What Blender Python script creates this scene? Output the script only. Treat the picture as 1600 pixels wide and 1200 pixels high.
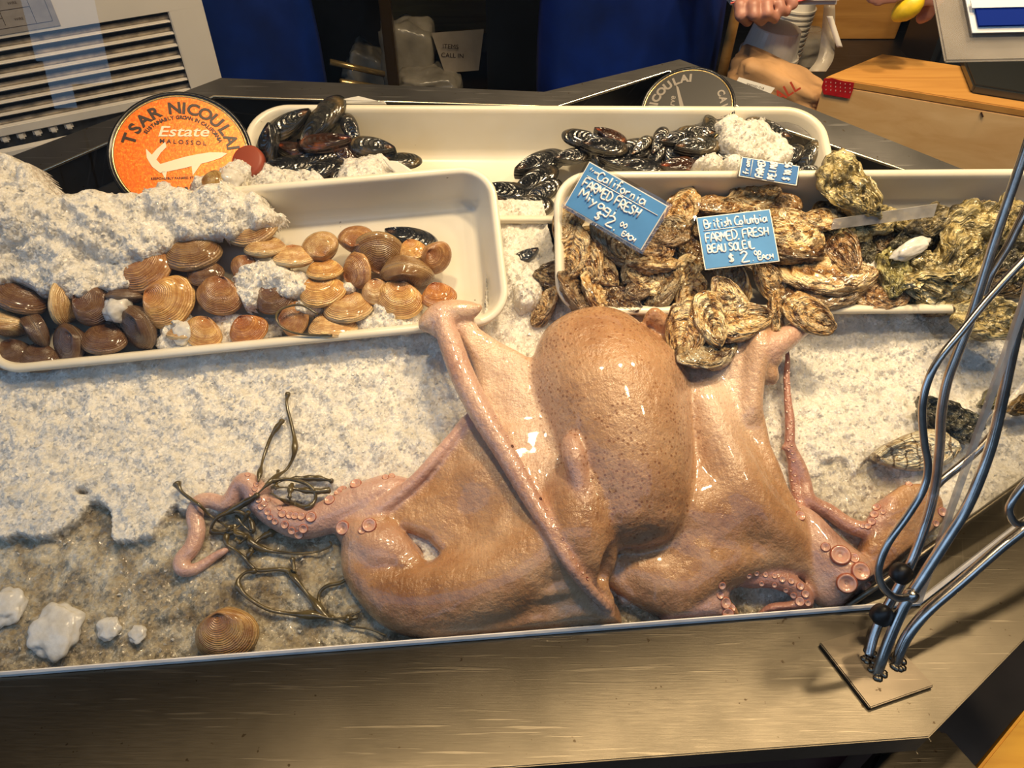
import bpy, bmesh, math, random
import numpy as np
from mathutils import Vector, Matrix, noise as mnoise
from mathutils.bvhtree import BVHTree
import openvdb

sc = bpy.context.scene
for o_ in list(bpy.data.objects):
    bpy.data.objects.remove(o_)
C = sc.collection
rnd = random.Random(7)
V = Vector
# ------------------------------------------------------------------ camera
CAMZ = 1.60
FPX = 1200.0
cam_d = bpy.data.cameras.new('camera'); cam = bpy.data.objects.new('camera', cam_d); C.objects.link(cam)
cam.location = (0, 0, CAMZ); cam.rotation_euler = (math.radians(45), 0, 0)
cam_d.sensor_fit = 'HORIZONTAL'; cam_d.sensor_width = 36.0; cam_d.lens = 36.0 * FPX / 1600.0
cam_d.clip_start = 0.02; cam_d.clip_end = 100
sc.camera = cam
sc.view_settings.view_transform = 'Standard'; sc.view_settings.look = 'None'
sc.view_settings.exposure = -0.10; sc.view_settings.gamma = 1.0; sc.view_settings.use_curve_mapping = False
sc.cycles.max_bounces = 8; sc.cycles.transparent_max_bounces = 12; sc.cycles.use_denoising = True
sc.cycles.caustics_reflective = False; sc.cycles.caustics_refractive = False
sc.cycles.sample_clamp_indirect = 4.0
# ------------------------------------------------------------------ world + lamps
wd = bpy.data.worlds.new('sky'); sc.world = wd; wd.use_nodes = True
wn = wd.node_tree; wn.nodes.clear()
wo = wn.nodes.new('ShaderNodeOutputWorld'); wb = wn.nodes.new('ShaderNodeBackground')
wb.inputs[0].default_value = (0.42, 0.66, 1.0, 1); wb.inputs[1].default_value = 1.5
wn.links.new(wb.outputs[0], wo.inputs[0])

def lamp(name, loc, target, power, color, size, shape='DISK', sy=None, spread=125):
    d = bpy.data.lights.new(name, 'AREA'); d.energy = power; d.color = color; d.size = size; d.shape = shape
    if sy: d.shape = 'RECTANGLE'; d.size_y = sy
    d.spread = math.radians(spread)
    o = bpy.data.objects.new(name, d); C.objects.link(o); o.location = loc
    o.rotation_euler = (V(target) - V(loc)).to_track_quat('-Z', 'Y').to_euler()
    return o
WARM = (1.0, 0.75, 0.44)
lamp('ceiling_and_fill_lamp', (-0.22, 0.80, 2.35), (-0.15, 0.7, 0.9), 4.8, WARM, 0.11)
lamp('ceiling_and_fill_lamp', (0.36, 0.86, 2.35), (0.25, 0.75, 0.9), 8.2, WARM, 0.11)
lamp('ceiling_and_fill_lamp', (0.80, 1.00, 2.35), (0.55, 0.85, 0.9), 5.4, WARM, 0.11)
lamp('ceiling_and_fill_lamp', (0.45, 0.50, 2.45), (0.15, 0.55, 0.9), 3.6, WARM, 0.10)

lamp('ceiling_and_fill_lamp', (0.95, 0.45, 2.45), (0.9, 1.1, 1.0), 4.0, WARM, 0.10)  # added fill lamp that brightens the front of the wooden box
# ------------------------------------------------------------------ geometry helpers
S45 = math.sqrt(0.5)
R_ = V((1, 0, 0)); F_ = V((0, S45, -S45)); U_ = V((0, S45, S45)); CAM = V((0, 0, CAMZ))
def ray(u, v): return F_ + R_ * ((u - 800) / FPX) - U_ * ((v - 600) / FPX)
def on_plane(u, v, p0, n):
    d = ray(u, v); return CAM + d * ((V(p0) - CAM).dot(n) / d.dot(n))
SL = math.radians(19)
O0 = V((0, 0.375, 0.82)); BA = V((1, 0, 0)); BB = V((0, math.cos(SL), math.sin(SL))); BN = V((0, -math.sin(SL), math.cos(SL)))
def P(u, v, h=0.0): return on_plane(u, v, O0 + BN * h, BN)
def Pz(u, v, z): return on_plane(u, v, (0, 0, z), V((0, 0, 1)))
def Py(u, v, y): return on_plane(u, v, (0, y, 0), V((0, 1, 0)))
def fr(p): d = p - O0; return V((d.dot(BA), d.dot(BB), d.dot(BN)))
def Pf(u, v, h=0.0): return fr(P(u, v, h))
def Wf(a, b, h): return O0 + BA * a + BB * b + BN * h
def pxm(p): return (V(p) - CAM).dot(F_) / FPX      # metres per pixel at that point
BASIS = Matrix((R_, U_, -F_)).transposed()        # right, up, towards viewer

def meta(o, label=None, cat=None, group=None, kind=None):
    if label: o['label'] = label
    if cat: o['category'] = cat
    if group: o['group'] = group
    if kind: o['kind'] = kind
    return o
def link(name, me, mat=None, parent=None):
    o = bpy.data.objects.new(name, me); C.objects.link(o)
    if mat is not None and me is not None: me.materials.append(mat)
    if parent is not None:
        o.parent = parent
    return o
def empty(name, loc=(0, 0, 0), label=None, cat=None, group=None):
    o = bpy.data.objects.new(name, None); C.objects.link(o); o.location = loc; o.empty_display_size = 0.02
    return meta(o, label, cat, group)
def mesh(name, vs, fs, smooth=True, uvs=None):
    me = bpy.data.meshes.new(name); me.from_pydata([tuple(v) for v in vs], [], fs); me.update()
    if uvs is not None:
        uv = me.uv_layers.new(name='UVMap')
        li = np.zeros(len(me.loops), dtype=np.int32); me.loops.foreach_get('vertex_index', li)
        uv.data.foreach_set('uv', np.asarray(uvs, dtype=np.float32)[li].ravel())
    if smooth: me.polygons.foreach_set('use_smooth', [True] * len(me.polygons))
    return me
class MB:
    """collects shapes in world (or local) coordinates as one mesh"""
    def __init__(s): s.v = []; s.f = []
    def add(s, vs, fs):
        k = len(s.v); s.v += [V(x) for x in vs]; s.f += [tuple(i + k for i in f) for f in fs]; return s
    def hexa(s, q):   # 8 corners: bottom 4 (ccw), top 4
        return s.add(q, [(3, 2, 1, 0), (4, 5, 6, 7), (0, 1, 5, 4), (1, 2, 6, 5), (2, 3, 7, 6), (3, 0, 4, 7)])
    def box(s, c, d, M=None):
        c = V(c); q = []
        for z in (-.5, .5):
            for x, y in ((-.5, -.5), (.5, -.5), (.5, .5), (-.5, .5)):
                w = V((x * d[0], y * d[1], z * d[2])); q.append(c + (M @ w if M else w))
        return s.hexa(q)
    def tube(s, pts, r, n=12, caps=True):
        pts = [V(p) for p in pts]; rs = r if hasattr(r, '__len__') else [r] * len(pts)
        T = [(pts[min(i + 1, len(pts) - 1)] - pts[max(i - 1, 0)]).normalized() for i in range(len(pts))]
        nn = T[0].orthogonal().normalized(); vs = []; fs = []
        for i, p in enumerate(pts):
            nn = (nn - T[i] * nn.dot(T[i])).normalized(); bb = T[i].cross(nn)
            for k in range(n):
                a = 2 * math.pi * k / n; vs.append(p + (nn * math.cos(a) + bb * math.sin(a)) * rs[i])
        for i in range(len(pts) - 1):
            for k in range(n):
                k2 = (k + 1) % n; fs.append((i * n + k, i * n + k2, (i + 1) * n + k2, (i + 1) * n + k))
        if caps: fs.append(tuple(range(n - 1, -1, -1))); fs.append(tuple((len(pts) - 1) * n + k for k in range(n)))
        return s.add(vs, fs)
    def lathe(s, c, axis, prof, n=24, x=None):
        axis = V(axis).normalized(); x = (V(x) - axis * V(x).dot(axis)).normalized() if x else axis.orthogonal().normalized()
        y = axis.cross(x); vs = []; fs = []
        for r, z in prof:
            for k in range(n):
                a = 2 * math.pi * k / n; vs.append(V(c) + axis * z + (x * math.cos(a) + y * math.sin(a)) * r)
        for i in range(len(prof) - 1):
            for k in range(n):
                k2 = (k + 1) % n; fs.append((i * n + k, i * n + k2, (i + 1) * n + k2, (i + 1) * n + k))
        if prof[0][0] > 1e-6: fs.append(tuple(range(n - 1, -1, -1)))
        if prof[-1][0] > 1e-6: fs.append(tuple((len(prof) - 1) * n + k for k in range(n)))
        return s.add(vs, fs)
    def build(s, name, mat=None, parent=None, smooth=False, bevel=0, angle=40):
        me = mesh(name, s.v, s.f, smooth)
        bm = bmesh.new(); bm.from_mesh(me); bmesh.ops.remove_doubles(bm, verts=bm.verts, dist=1e-6)
        bmesh.ops.recalc_face_normals(bm, faces=bm.faces)
        if bevel:
            ed = [e for e in bm.edges if len(e.link_faces) == 2 and e.calc_face_angle(0) > math.radians(angle)]
            bmesh.ops.bevel(bm, geom=ed, offset=bevel, segments=2, affect='EDGES', clamp_overlap=True)
        bm.to_mesh(me); bm.free()
        return link(name, me, mat, parent)
def smooth_path(pts, n=8):
    pts = [V(p) for p in pts]; out = []
    for i in range(len(pts) - 1):
        p0 = pts[max(i - 1, 0)]; p1 = pts[i]; p2 = pts[i + 1]; p3 = pts[min(i + 2, len(pts) - 1)]
        for k in range(n):
            t = k / n
            out.append(0.5 * ((2 * p1) + (p2 - p0) * t + (2 * p0 - 5 * p1 + 4 * p2 - p3) * t * t + (3 * p1 - p0 - 3 * p2 + p3) * t ** 3))
    out.append(pts[-1]); return out

# numpy value-noise
def vnoise(x, y, seed=0):
    xi = np.floor(x).astype(np.int64); yi = np.floor(y).astype(np.int64); xf = x - xi; yf = y - yi
    def h(i, j):
        n = (i * 374761393 + j * 668265263 + seed * 982451653) & 0xffffffff
        n = ((n ^ (n >> 13)) * 1274126177) & 0xffffffff
        return ((n ^ (n >> 16)) & 0xffff) / 65535.0
    u = xf * xf * (3 - 2 * xf); v = yf * yf * (3 - 2 * yf)
    a = h(xi, yi); b = h(xi + 1, yi); c = h(xi, yi + 1); d = h(xi + 1, yi + 1)
    return (a * (1 - u) + b * u) * (1 - v) + (c * (1 - u) + d * u) * v - 0.5
def fbm(x, y, f, o=4, seed=0, g=0.5):
    s = 0; a = 1.0
    for k in range(o): s = s + a * vnoise(x * f, y * f, seed + k); f *= 2.03; a *= g
    return s
def cells(x, y, seed=0):
    """distance to nearest jittered point and its random height: crushed-ice facets"""
    xi = np.floor(x).astype(np.int64); yi = np.floor(y).astype(np.int64)
    best = np.full(x.shape, 9.0); hv = np.zeros(x.shape); gx = np.zeros(x.shape); gy = np.zeros(x.shape)
    def h(i, j, k):
        n = (i * 374761393 + j * 668265263 + (seed + k) * 982451653) & 0xffffffff
        n = ((n ^ (n >> 13)) * 1274126177) & 0xffffffff
        return ((n ^ (n >> 16)) & 0xffff) / 65535.0
    for dx in (-1, 0, 1):
        for dy in (-1, 0, 1):
            cx = xi + dx; cy = yi + dy; px = cx + h(cx, cy, 1); py = cy + h(cx, cy, 2)
            d = np.hypot(x - px, y - py); m = d < best; best = np.where(m, d, best)
            tx = h(cx, cy, 4) - .5; ty = h(cx, cy, 5) - .5
            val = h(cx, cy, 3) - .5 + 1.5 * (tx * (x - px) + ty * (y - py))
            hv = np.where(m, val, hv)
    return best, hv

# ------------------------------------------------------------------ material helper
class NT:
    def __init__(s, name):
        s.m = bpy.data.materials.new(name); s.m.use_nodes = True; s.t = s.m.node_tree; s.t.nodes.clear()
        s.out = s.n('ShaderNodeOutputMaterial'); s.b = s.n('ShaderNodeBsdfPrincipled'); s.l(s.b.outputs[0], s.out.inputs[0])
    def n(s, t, **k):
        x = s.t.nodes.new(t)
        for a, b in k.items(): setattr(x, a, b)
        return x
    def l(s, a, b): s.t.links.new(a, b)
    def set(s, **k):
        for a, b in k.items():
            i = s.b.inputs[a.replace('_', ' ')]
            if hasattr(b, 'is_linked') or hasattr(b, 'links'): s.l(b, i)
            else: i.default_value = (*b, 1) if isinstance(b, tuple) and len(b) == 3 and i.type == 'RGBA' else b
        return s
    def coord(s, kind='Object'): return s.n('ShaderNodeTexCoord').outputs[kind]
    def noise(s, vec, scale, detail=4, rough=0.5, dist=0, out='Fac'):
        x = s.n('ShaderNodeTexNoise'); s.l(vec, x.inputs['Vector']); x.inputs['Scale'].default_value = scale
        x.inputs['Detail'].default_value = detail; x.inputs['Roughness'].default_value = rough; x.inputs['Distortion'].default_value = dist
        return x.outputs[out]
    def voro(s, vec, scale, feature='F1', out='Distance', rand=1.0):
        x = s.n('ShaderNodeTexVoronoi', feature=feature); s.l(vec, x.inputs['Vector']); x.inputs['Scale'].default_value = scale
        x.inputs['Randomness'].default_value = rand; return x.outputs[out]
    def ramp(s, fac, stops, interp='LINEAR'):
        x = s.n('ShaderNodeValToRGB'); s.l(fac, x.inputs[0]); cr = x.color_ramp; cr.interpolation = interp
        while len(cr.elements) < len(stops): cr.elements.new(0.5)
        for e, (p, c) in zip(cr.elements, stops):
            e.position = p; e.color = (*c, 1) if hasattr(c, '__len__') else (c, c, c, 1)
        return x.outputs[0]
    def mix(s, fac, a, b, mode='MIX'):
        x = s.n('ShaderNodeMix', data_type='RGBA', blend_type=mode)
        for i, val in ((0, fac), (6, a), (7, b)):
            if hasattr(val, 'links'): s.l(val, x.inputs[i])
            elif isinstance(val, tuple): x.inputs[i].default_value = (*val, 1)
            else: x.inputs[i].default_value = val
        return x.outputs[2]
    def math(s, op, a, b=0.0, clamp=False):
        x = s.n('ShaderNodeMath', operation=op, use_clamp=clamp)
        for i, val in ((0, a), (1, b)):
            if hasattr(val, 'links'): s.l(val, x.inputs[i])
            else: x.inputs[i].default_value = val
        return x.outputs[0]
    def scale(s, vec, v):
        x = s.n('ShaderNodeMapping'); s.l(vec, x.inputs[0]); x.inputs['Scale'].default_value = v; return x.outputs[0]
    def attr(s, name, out='Fac'): return s.n('ShaderNodeAttribute', attribute_name=name).outputs[out]
    def bump(s, h, strength=0.5, dist=0.002, prev=None):
        x = s.n('ShaderNodeBump'); s.l(h, x.inputs['Height']); x.inputs['Strength'].default_value = strength
        x.inputs['Distance'].default_value = dist
        if prev: s.l(prev, x.inputs['Normal'])
        s.l(x.outputs[0], s.b.inputs['Normal']); return x.outputs[0]
def simple(name, col, rough=0.5, metal=0.0, nscale=0, namt=0.15, bump=0, **k):
    t = NT(name); t.set(Roughness=rough, Metallic=metal)
    if nscale:
        f = t.noise(t.coord(), nscale, 5)
        c2 = tuple(max(0, x * (1 - namt * 2)) for x in col); c1 = tuple(min(1, x * (1 + namt)) for x in col)
        t.set(Base_Color=t.ramp(f, [(0.3, c2), (0.7, c1)]))
        if bump: t.bump(f, 0.4, bump)
    else: t.set(Base_Color=col)
    for a, b in k.items(): t.set(**{a: b})
    return t.m
M = {}
# steel: brushed, scratched
def steel(name, col=(0.50, 0.47, 0.42), r0=0.24, r1=0.42):
    t = NT(name); co = t.coord()
    br = t.noise(t.scale(co, (6, 160, 160)), 5, 4, 0.6)
    bl = t.noise(co, 9, 3)
    sc1 = t.n('ShaderNodeMapping'); t.l(co, sc1.inputs[0]); sc1.inputs['Rotation'].default_value = (0, 0, -0.7); sc1.inputs['Scale'].default_value = (5, 130, 5)
    scr = t.ramp(t.noise(sc1.outputs[0], 2.2, 2), [(0.0, 0), (0.62, 0), (0.69, 1)])
    spk = t.ramp(t.noise(co, 130, 2), [(0, 1), (0.24, 1), (0.28, 0)])
    c = t.mix(t.ramp(bl, [(0.35, 0), (0.7, 1)]), tuple(x * 0.62 for x in col), col)
    c = t.mix(spk, c, (0.08, 0.06, 0.04))
    c = t.mix(t.math('MULTIPLY', scr, 0.6), c, tuple(min(1, x * 1.5) for x in col))
    rr = t.math('ADD', t.math('MULTIPLY', br, r1 - r0), r0)
    t.set(Base_Color=c, Metallic=1.0, Roughness=rr, Anisotropic=0.65 if name == 'brushed_steel' else 0.0)
    if name == 'brushed_steel':
        tg_ = t.n('ShaderNodeTangent', direction_type='UV_MAP'); t.l(tg_.outputs[0], t.b.inputs['Tangent'])
    t.bump(t.math('ADD', br, t.math('MULTIPLY', scr, 0.6)), 0.12, 0.0006)
    return t.m
M['steel'] = steel('brushed_steel', (0.225, 0.195, 0.15), 0.26, 0.46)
M['steel_dark'] = steel('dull_steel', (0.17, 0.165, 0.165), 0.38, 0.5)
M['rod'] = simple('rod_steel', (0.62, 0.58, 0.54), 0.24, 1.0, 60, 0.15, 0.0003)
M['rubber'] = simple('black_rubber', (0.01, 0.008, 0.007), 0.45, 0, 80)
def plastic():
    t = NT('tray_plastic'); co = t.coord()
    st = t.ramp(t.noise(co, 6, 4), [(0.3, (0.72, 0.64, 0.48)), (0.6, (0.80, 0.755, 0.65))])
    sp = t.ramp(t.noise(co, 85, 2, 0.4), [(0, 1), (0.215, 1), (0.235, 0)])
    sc_ = t.ramp(t.noise(t.scale(co, (14, 70, 30)), 4, 2), [(0, 1), (0.2, .6), (0.22, 0)])
    c = t.mix(sp, st, (0.10, 0.06, 0.03)); c = t.mix(t.math('MULTIPLY', sc_, .5), c, (0.3, 0.25, 0.18))
    t.set(Base_Color=c, Roughness=0.28, Specular_IOR_Level=0.55)
    t.set(Subsurface_Weight=0.0)
    t.bump(t.noise(co, 220, 2), 0.1, 0.0004); return t.m
M['plastic'] = plastic()
def ice_mat():
    t = NT('crushed_ice'); co = t.coord(); wet = t.attr('wet')
    n1 = t.noise(co, 55, 5, 0.6); vo = t.voro(co, 260, 'F1'); v2 = t.voro(co, 120, 'F1', 'Color')
    white = t.ramp(n1, [(0.3, (0.74, 0.70, 0.62)), (0.55, (0.86, 0.82, 0.75)), (0.8, (0.93, 0.91, 0.87))])
    wetc = t.ramp(t.noise(co, 32, 5, 0.65, 0.6), [(0.30, (0.17, 0.13, 0.08)), (0.45, (0.36, 0.30, 0.20)), (0.58, (0.54, 0.48, 0.36)), (0.74, (0.80, 0.76, 0.66))])
    dirt = t.ramp(t.noise(co, 48, 2, 0.4), [(0, 1), (0.115, 1), (0.135, 0)])
    c = t.mix(wet, white, wetc); c = t.mix(dirt, c, (0.12, 0.07, 0.03))
    rr = t.mix(wet, t.ramp(t.voro(co, 300, 'F1', 'Color'), [(0.1, 0.06), (0.6, 0.5)]), (0.07, 0.07, 0.07))
    t.set(Base_Color=c, Roughness=rr, Specular_IOR_Level=0.6, Subsurface_Weight=0.4, Subsurface_Scale=0.02)
    t.b.inputs['Subsurface Radius'].default_value = (1, 1, 1)
    def facets(sc_):      # randomly tilted crystal facets, one per voronoi cell
        v_ = t.n('ShaderNodeTexVoronoi'); t.l(co, v_.inputs['Vector']); v_.inputs['Scale'].default_value = sc_
        d_ = t.n('ShaderNodeVectorMath', operation='SUBTRACT'); t.l(co, d_.inputs[0]); t.l(v_.outputs['Position'], d_.inputs[1])
        c_ = t.n('ShaderNodeVectorMath', operation='SUBTRACT'); t.l(v_.outputs['Color'], c_.inputs[0]); c_.inputs[1].default_value = (.5, .5, .5)
        e_ = t.n('ShaderNodeVectorMath', operation='DOT_PRODUCT'); t.l(d_.outputs[0], e_.inputs[0]); t.l(c_.outputs[0], e_.inputs[1]); return e_.outputs['Value']
    hh = t.math('ADD', t.math('MULTIPLY', facets(210), 700.0), t.math('MULTIPLY', facets(430), 700.0))
    t.bump(t.math('ADD', hh, t.math('MULTIPLY', t.noise(co, 150, 4, 0.65), 1.2)), 0.75, 0.0022); return t.m
M['ice'] = ice_mat()
def ice_chunk():
    t = NT('clear_ice'); co = t.coord()
    t.set(Base_Color=t.ramp(t.noise(co, 90, 3), [(0.3, (0.60, 0.57, 0.52)), (0.7, (0.80, 0.78, 0.74))]), Roughness=0.12, Subsurface_Weight=0.5, Subsurface_Scale=0.02, Transmission_Weight=0.0)
    t.b.inputs['Subsurface Radius'].default_value = (1, 1, 1)
    t.bump(t.noise(co, 260, 3), 0.5, 0.001); return t.m
M['ice_chunk'] = ice_chunk()
def glassm(name, tint=(1, 1, 1), boost=1.0):
    t = NT(name); t.t.nodes.remove(t.b)
    tr = t.n('ShaderNodeBsdfTransparent'); tr.inputs[0].default_value = (*tint, 1)
    gl = t.n('ShaderNodeBsdfGlossy'); gl.inputs['Roughness'].default_value = 0.0; lw = t.n('ShaderNodeLayerWeight'); lw.inputs[0].default_value = 0.5
    f = t.math('ADD', t.math('MULTIPLY', t.math('POWER', lw.outputs['Facing'], 5.0), 0.95), 0.045)     # Schlick, both faces alike
    mx = t.n('ShaderNodeMixShader'); t.l(t.math('MULTIPLY', f, boost, True), mx.inputs[0]); t.l(tr.outputs[0], mx.inputs[1]); t.l(gl.outputs[0], mx.inputs[2]); t.l(mx.outputs[0], t.out.inputs[0]); return t.m
M['glass'] = glassm('pane_glass', (0.985, 0.99, 0.985), 1.7)
M['sleeve'] = glassm('clear_plastic', (0.90, 0.90, 0.89), 1.6)
def wood(name, a, b, sc_=(1.2, 14, 14)):
    t = NT(name); co = t.coord()
    g = t.noise(t.scale(co, sc_), 3.0, 5, 0.55, 1.2)
    t.set(Base_Color=t.ramp(g, [(0.3, a), (0.48, tuple((x + y) / 2 for x, y in zip(a, b))), (0.7, b)]), Roughness=0.5); t.bump(g, 0.15, 0.001); return t.m
M['wood_light'] = wood('pale_plywood', (0.68, 0.40, 0.16), (0.84, 0.57, 0.28), (1.5, 5, 9))
M['wood_orange'] = wood('varnished_wood', (0.42, 0.19, 0.04), (0.60, 0.31, 0.08))
M['wood_amber'] = wood('amber_wood', (0.70, 0.30, 0.02), (0.90, 0.46, 0.04))
# ------------------------------------------------------------------ room shell
def struct(o): o['kind'] = 'structure'; return o
M['floor'] = simple('dark_floor', (0.05, 0.04, 0.035), 0.6, 0, 4, 0.3)
M['dark_wall'] = simple('dark_wall_paint', (0.025, 0.018, 0.013), 0.7, 0, 6, 0.3)
M['ceil'] = simple('ceiling_paint', (0.10, 0.08, 0.06), 0.8, 0, 5, 0.1)
M['awning'] = simple('awning_canvas', (0.05, 0.06, 0.10), 0.8, 0, 5, 0.1)
M['pave'] = simple('pavement', (0.16, 0.15, 0.14), 0.85, 0, 12, 0.2)
M['facade'] = simple('facade_render', (0.10, 0.09, 0.08), 0.8, 0, 3, 0.2)
struct(MB().box((0, 1.6, -0.05), (7, 3.6, 0.1)).build('floor', M['floor']))
struct(MB().box((0, -5.2, -0.05), (16, 10.0, 0.1)).build('ground_street', M['pave']))
struct(MB().box((0, 3.35, 1.4), (6.4, 0.1, 2.8)).build('wall_back', M['dark_wall']))
struct(MB().box((-3.05, 1.8, 1.4), (0.1, 3.0, 2.8)).build('wall_left', M['dark_wall']))
struct(MB().box((3.05, 1.8, 1.4), (0.1, 3.0, 2.8)).build('wall_right', M['dark_wall']))
struct(MB().box((0, 1.85, 2.85), (6.4, 3.1, 0.1)).build('ceiling', M['ceil']))
aw = MB().box((0, 0.05, 2.72), (6.4, 0.9, 0.04)).build('added_awning_1', M['awning']); struct(aw)  # unseen awning added to limit the sky light from above
fa = MB()
for x0, x1 in ((-9.0, -3.15), (-2.45, 9.0)): fa.box(((x0 + x1) / 2, -7.0, 3.5), (x1 - x0, 0.3, 7.0))  # unseen facade, its gap placed to shape the sky streak in the glass
fa.box((-2.9, -6.9, .55), (.3, .2, 1.1)); fa.box((-2.6, -6.9, .65), (.35, .2, 1.3)); fa.box((-3.1, -6.9, .75), (.12, .2, 1.5))  # low blocks added in the gap to cut off the sky reflection below
struct(fa.build('wall_opposite_sky_mask', M['facade']))
struct(MB().box((3.3, -3.2, 2.4), (0.15, 7.2, 4.8)).build('wall_right_sky_block', M['facade']))  # unseen wall added to close off sky light from the right

# ------------------------------------------------------------------ steel counter
ZL = 0.85
iC = Pz(1320, 950, ZL); iL = Pz(0, 1054, ZL); iM = Pz(1420, 876, ZL); iR = Pz(1600, 742, ZL)
oC = Pz(1452, 1152, ZL); oL = Pz(800, 1199, ZL); oM = Pz(1560, 1040, ZL); oR = Pz(1600, 1000, ZL)
iL2 = iC + (iL - iC) * 1.5; oL2 = oC + (oL - oC) * 3.2
iR2 = iC + (iR - iC) * 2.0; oR2 = oC + (oR - oC) * 4.0; iM = iC.lerp(iR, .42); oM = oC.lerp(oR, .42)
HR = 0.03
fin = [P(-330, 430, HR), P(18, 290, HR), P(335, 152, HR), P(870, 168, HR), P(1045, 112, HR), P(1215, 200, HR), P(1450, 280, HR), P(1760, 385, HR)]
fout = [P(-330, 345, HR), P(0, 250, HR), P(345, 121, HR), P(850, 143, HR), P(1062, 92, HR), P(1275, 172, HR), P(1500, 262, HR), P(1830, 345, HR)]
def lid(mb, a, b, t):     # plates between two polylines with thickness t downward
    for i in range(len(a) - 1):
        q = [a[i], a[i + 1], b[i + 1], b[i]]; mb.hexa([p - V((0, 0, t)) for p in q] + q)
sh = MB()
lid(sh, [oL2, oC, oM, oR2], [iL2, iC, iM, iR2], 0.004)
ledge = sh.build('steel_counter', M['steel'], bevel=0.0012)
def planar_uv(o):     # brushing direction runs along x
    me = o.data; uv = me.uv_layers.new(name='UVMap')
    for l in me.loops: c_ = me.vertices[l.vertex_index].co; uv.data[l.index].uv = (c_.x, c_.y)
planar_uv(ledge)
meta(ledge, 'brushed stainless steel counter ledge wrapping round the ice bin', 'counter')
fl = MB()
for i in range(len(fin) - 1):
    q = [fin[i], fin[i + 1], fout[i + 1], fout[i]]; fl.hexa([p - BN * 0.003 for p in q] + q)
rim_o = fl.build('raised_rim', M['steel_dark'], ledge, bevel=0.0008)
sk = MB()    # folded lip under the outer edge
for a, b in ((oL2, oC), (oC, oM), (oM, oR2)):
    n = (b - a).cross(V((0, 0, 1))).normalized() * 0.004
    q = [a, b, b - n, a - n]
    sk.hexa([p - V((0, 0, 0.035)) for p in q] + [p - V((0, 0, 0.002)) for p in q])
sk.build('folded_lip', M['steel'], ledge, bevel=0.001)
bd = MB(); bd.tube([p + BN * 0.001 for p in fin], 0.0022, 8)
bd.build('rolled_edge', simple('gold_lit_edge_steel', (0.75, 0.66, 0.48), 0.25, 1.0), ledge, smooth=True)  # warm lamplight on the edge put into its gold colour
iw = MB()      # inner walls down to the bin floor
ring = [iL2, iC, iM, iR2] + fin[::-1]
def lift_(p, h): q_ = fr(p); return Wf(q_.x, q_.y, h)
hc_ = fr(iC).z; rt = [iC.lerp(iR2, t_) for t_ in (0, .08, .2, .5, 1)]; top_ = [lift_(p, max(hc_ + .001, fr(p).z + .001, min(.030, hc_ + .3 * i_))) for i_, p in enumerate(rt)]
rz = MB(); ro_ = (iR2 - iC).cross(V((0, 0, 1))).normalized() * .0025
for i_ in range(len(rt) - 1): rz.hexa([rt[i_] + ro_, rt[i_ + 1] + ro_, rt[i_ + 1] - ro_, rt[i_] - ro_, top_[i_] + ro_, top_[i_ + 1] + ro_, top_[i_ + 1] - ro_, top_[i_] - ro_])
rz.build('side_riser', M['steel_dark'], ledge); MB().tube(top_, .0032, 8).build('rolled_edge', M['steel'], ledge, smooth=True)
def floorp(p):
    q = fr(p); return Wf(q.x, q.y, -0.034)
for i in range(len(ring)):
    a, b = ring[i], ring[(i + 1) % len(ring)]
    n = (b - a).cross(BN).normalized() * 0.002
    iw.hexa([floorp(a), floorp(b), floorp(b) + n, floorp(a) + n, a - BN * .001, b - BN * .001, b + n - BN * .001, a + n - BN * .001])
iw.build('bin_wall', M['steel_dark'], ledge)
k = MB(); pts = [floorp(p) for p in ring]; cc = sum(pts, V()) / len(pts)
k.add(pts + [cc], [(i, (i + 1) % len(pts), len(pts)) for i in range(len(pts))]); nb = len(k.v)
k.add([p - BN * 0.003 for p in pts + [cc]], [((i + 1) % len(pts), i, len(pts)) for i in range(len(pts))])
k.build('bin_floor', M['steel_dark'], ledge)
# cabinet under the counter
M['maroon'] = simple('maroon_tile', (0.035, 0.010, 0.012), 0.3, 0, 10, 0.3)
cb = MB()
fA = oL2 + V((0, 0.03, 0)); fB = oC + V((-0.02, 0.035, 0)); fC = oR2 + V((-0.03, 0.02, 0))
q = [fA, fB, fC, V((fC.x, 1.9, 0)), V((fA.x, 1.2, 0))]
q = [fA, fB, fC, V((fC.x, fC.y + .3, 0)), V((1.2, 1.08, 0)), V((-0.5, 1.08, 0)), V((fA.x, 0.9, 0))]
q = [V((p.x, p.y, 0)) for p in q]; nq = len(q)
cb.add(q + [V((p.x, p.y, 0.80)) for p in q], [tuple(range(nq))[::-1], tuple(range(nq, 2 * nq))] + [(i, (i + 1) % nq, nq + (i + 1) % nq, nq + i) for i in range(nq)])
cbo = cb.build('counter_base', M['maroon'], ledge); cbo['label'] = 'dark maroon tiled base under the counter'
# things below the counter corner on the right
zb = 0.72
mb = MB(); a = [Pz(1350, 1215, zb), Pz(1520, 1290, zb), Pz(1535, 1205, zb), Pz(1475, 1138, zb), Pz(1380, 1160, zb)]
na = len(a); mb.add([p - V((0, 0, .16)) for p in a] + a, [tuple(range(na))[::-1], tuple(range(na, 2 * na))] + [(i, (i + 1) % na, na + (i + 1) % na, na + i) for i in range(na)])
meta(mb.build('steel_box', M['steel'], bevel=0.004), 'small worn metal box tucked below the counter corner', 'box')
za = 0.66
a = [Pz(1500, 1235, za), Pz(1750, 1235, za), Pz(1750, 985, za), Pz(1604, 1106, za)]
mb = MB().hexa([p - V((0, 0, .04)) for p in a] + a)
meta(mb.build('wooden_board', M['wood_amber'], bevel=0.003), 'bright orange varnished wooden board at the bottom right, below the counter', 'board')

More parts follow.
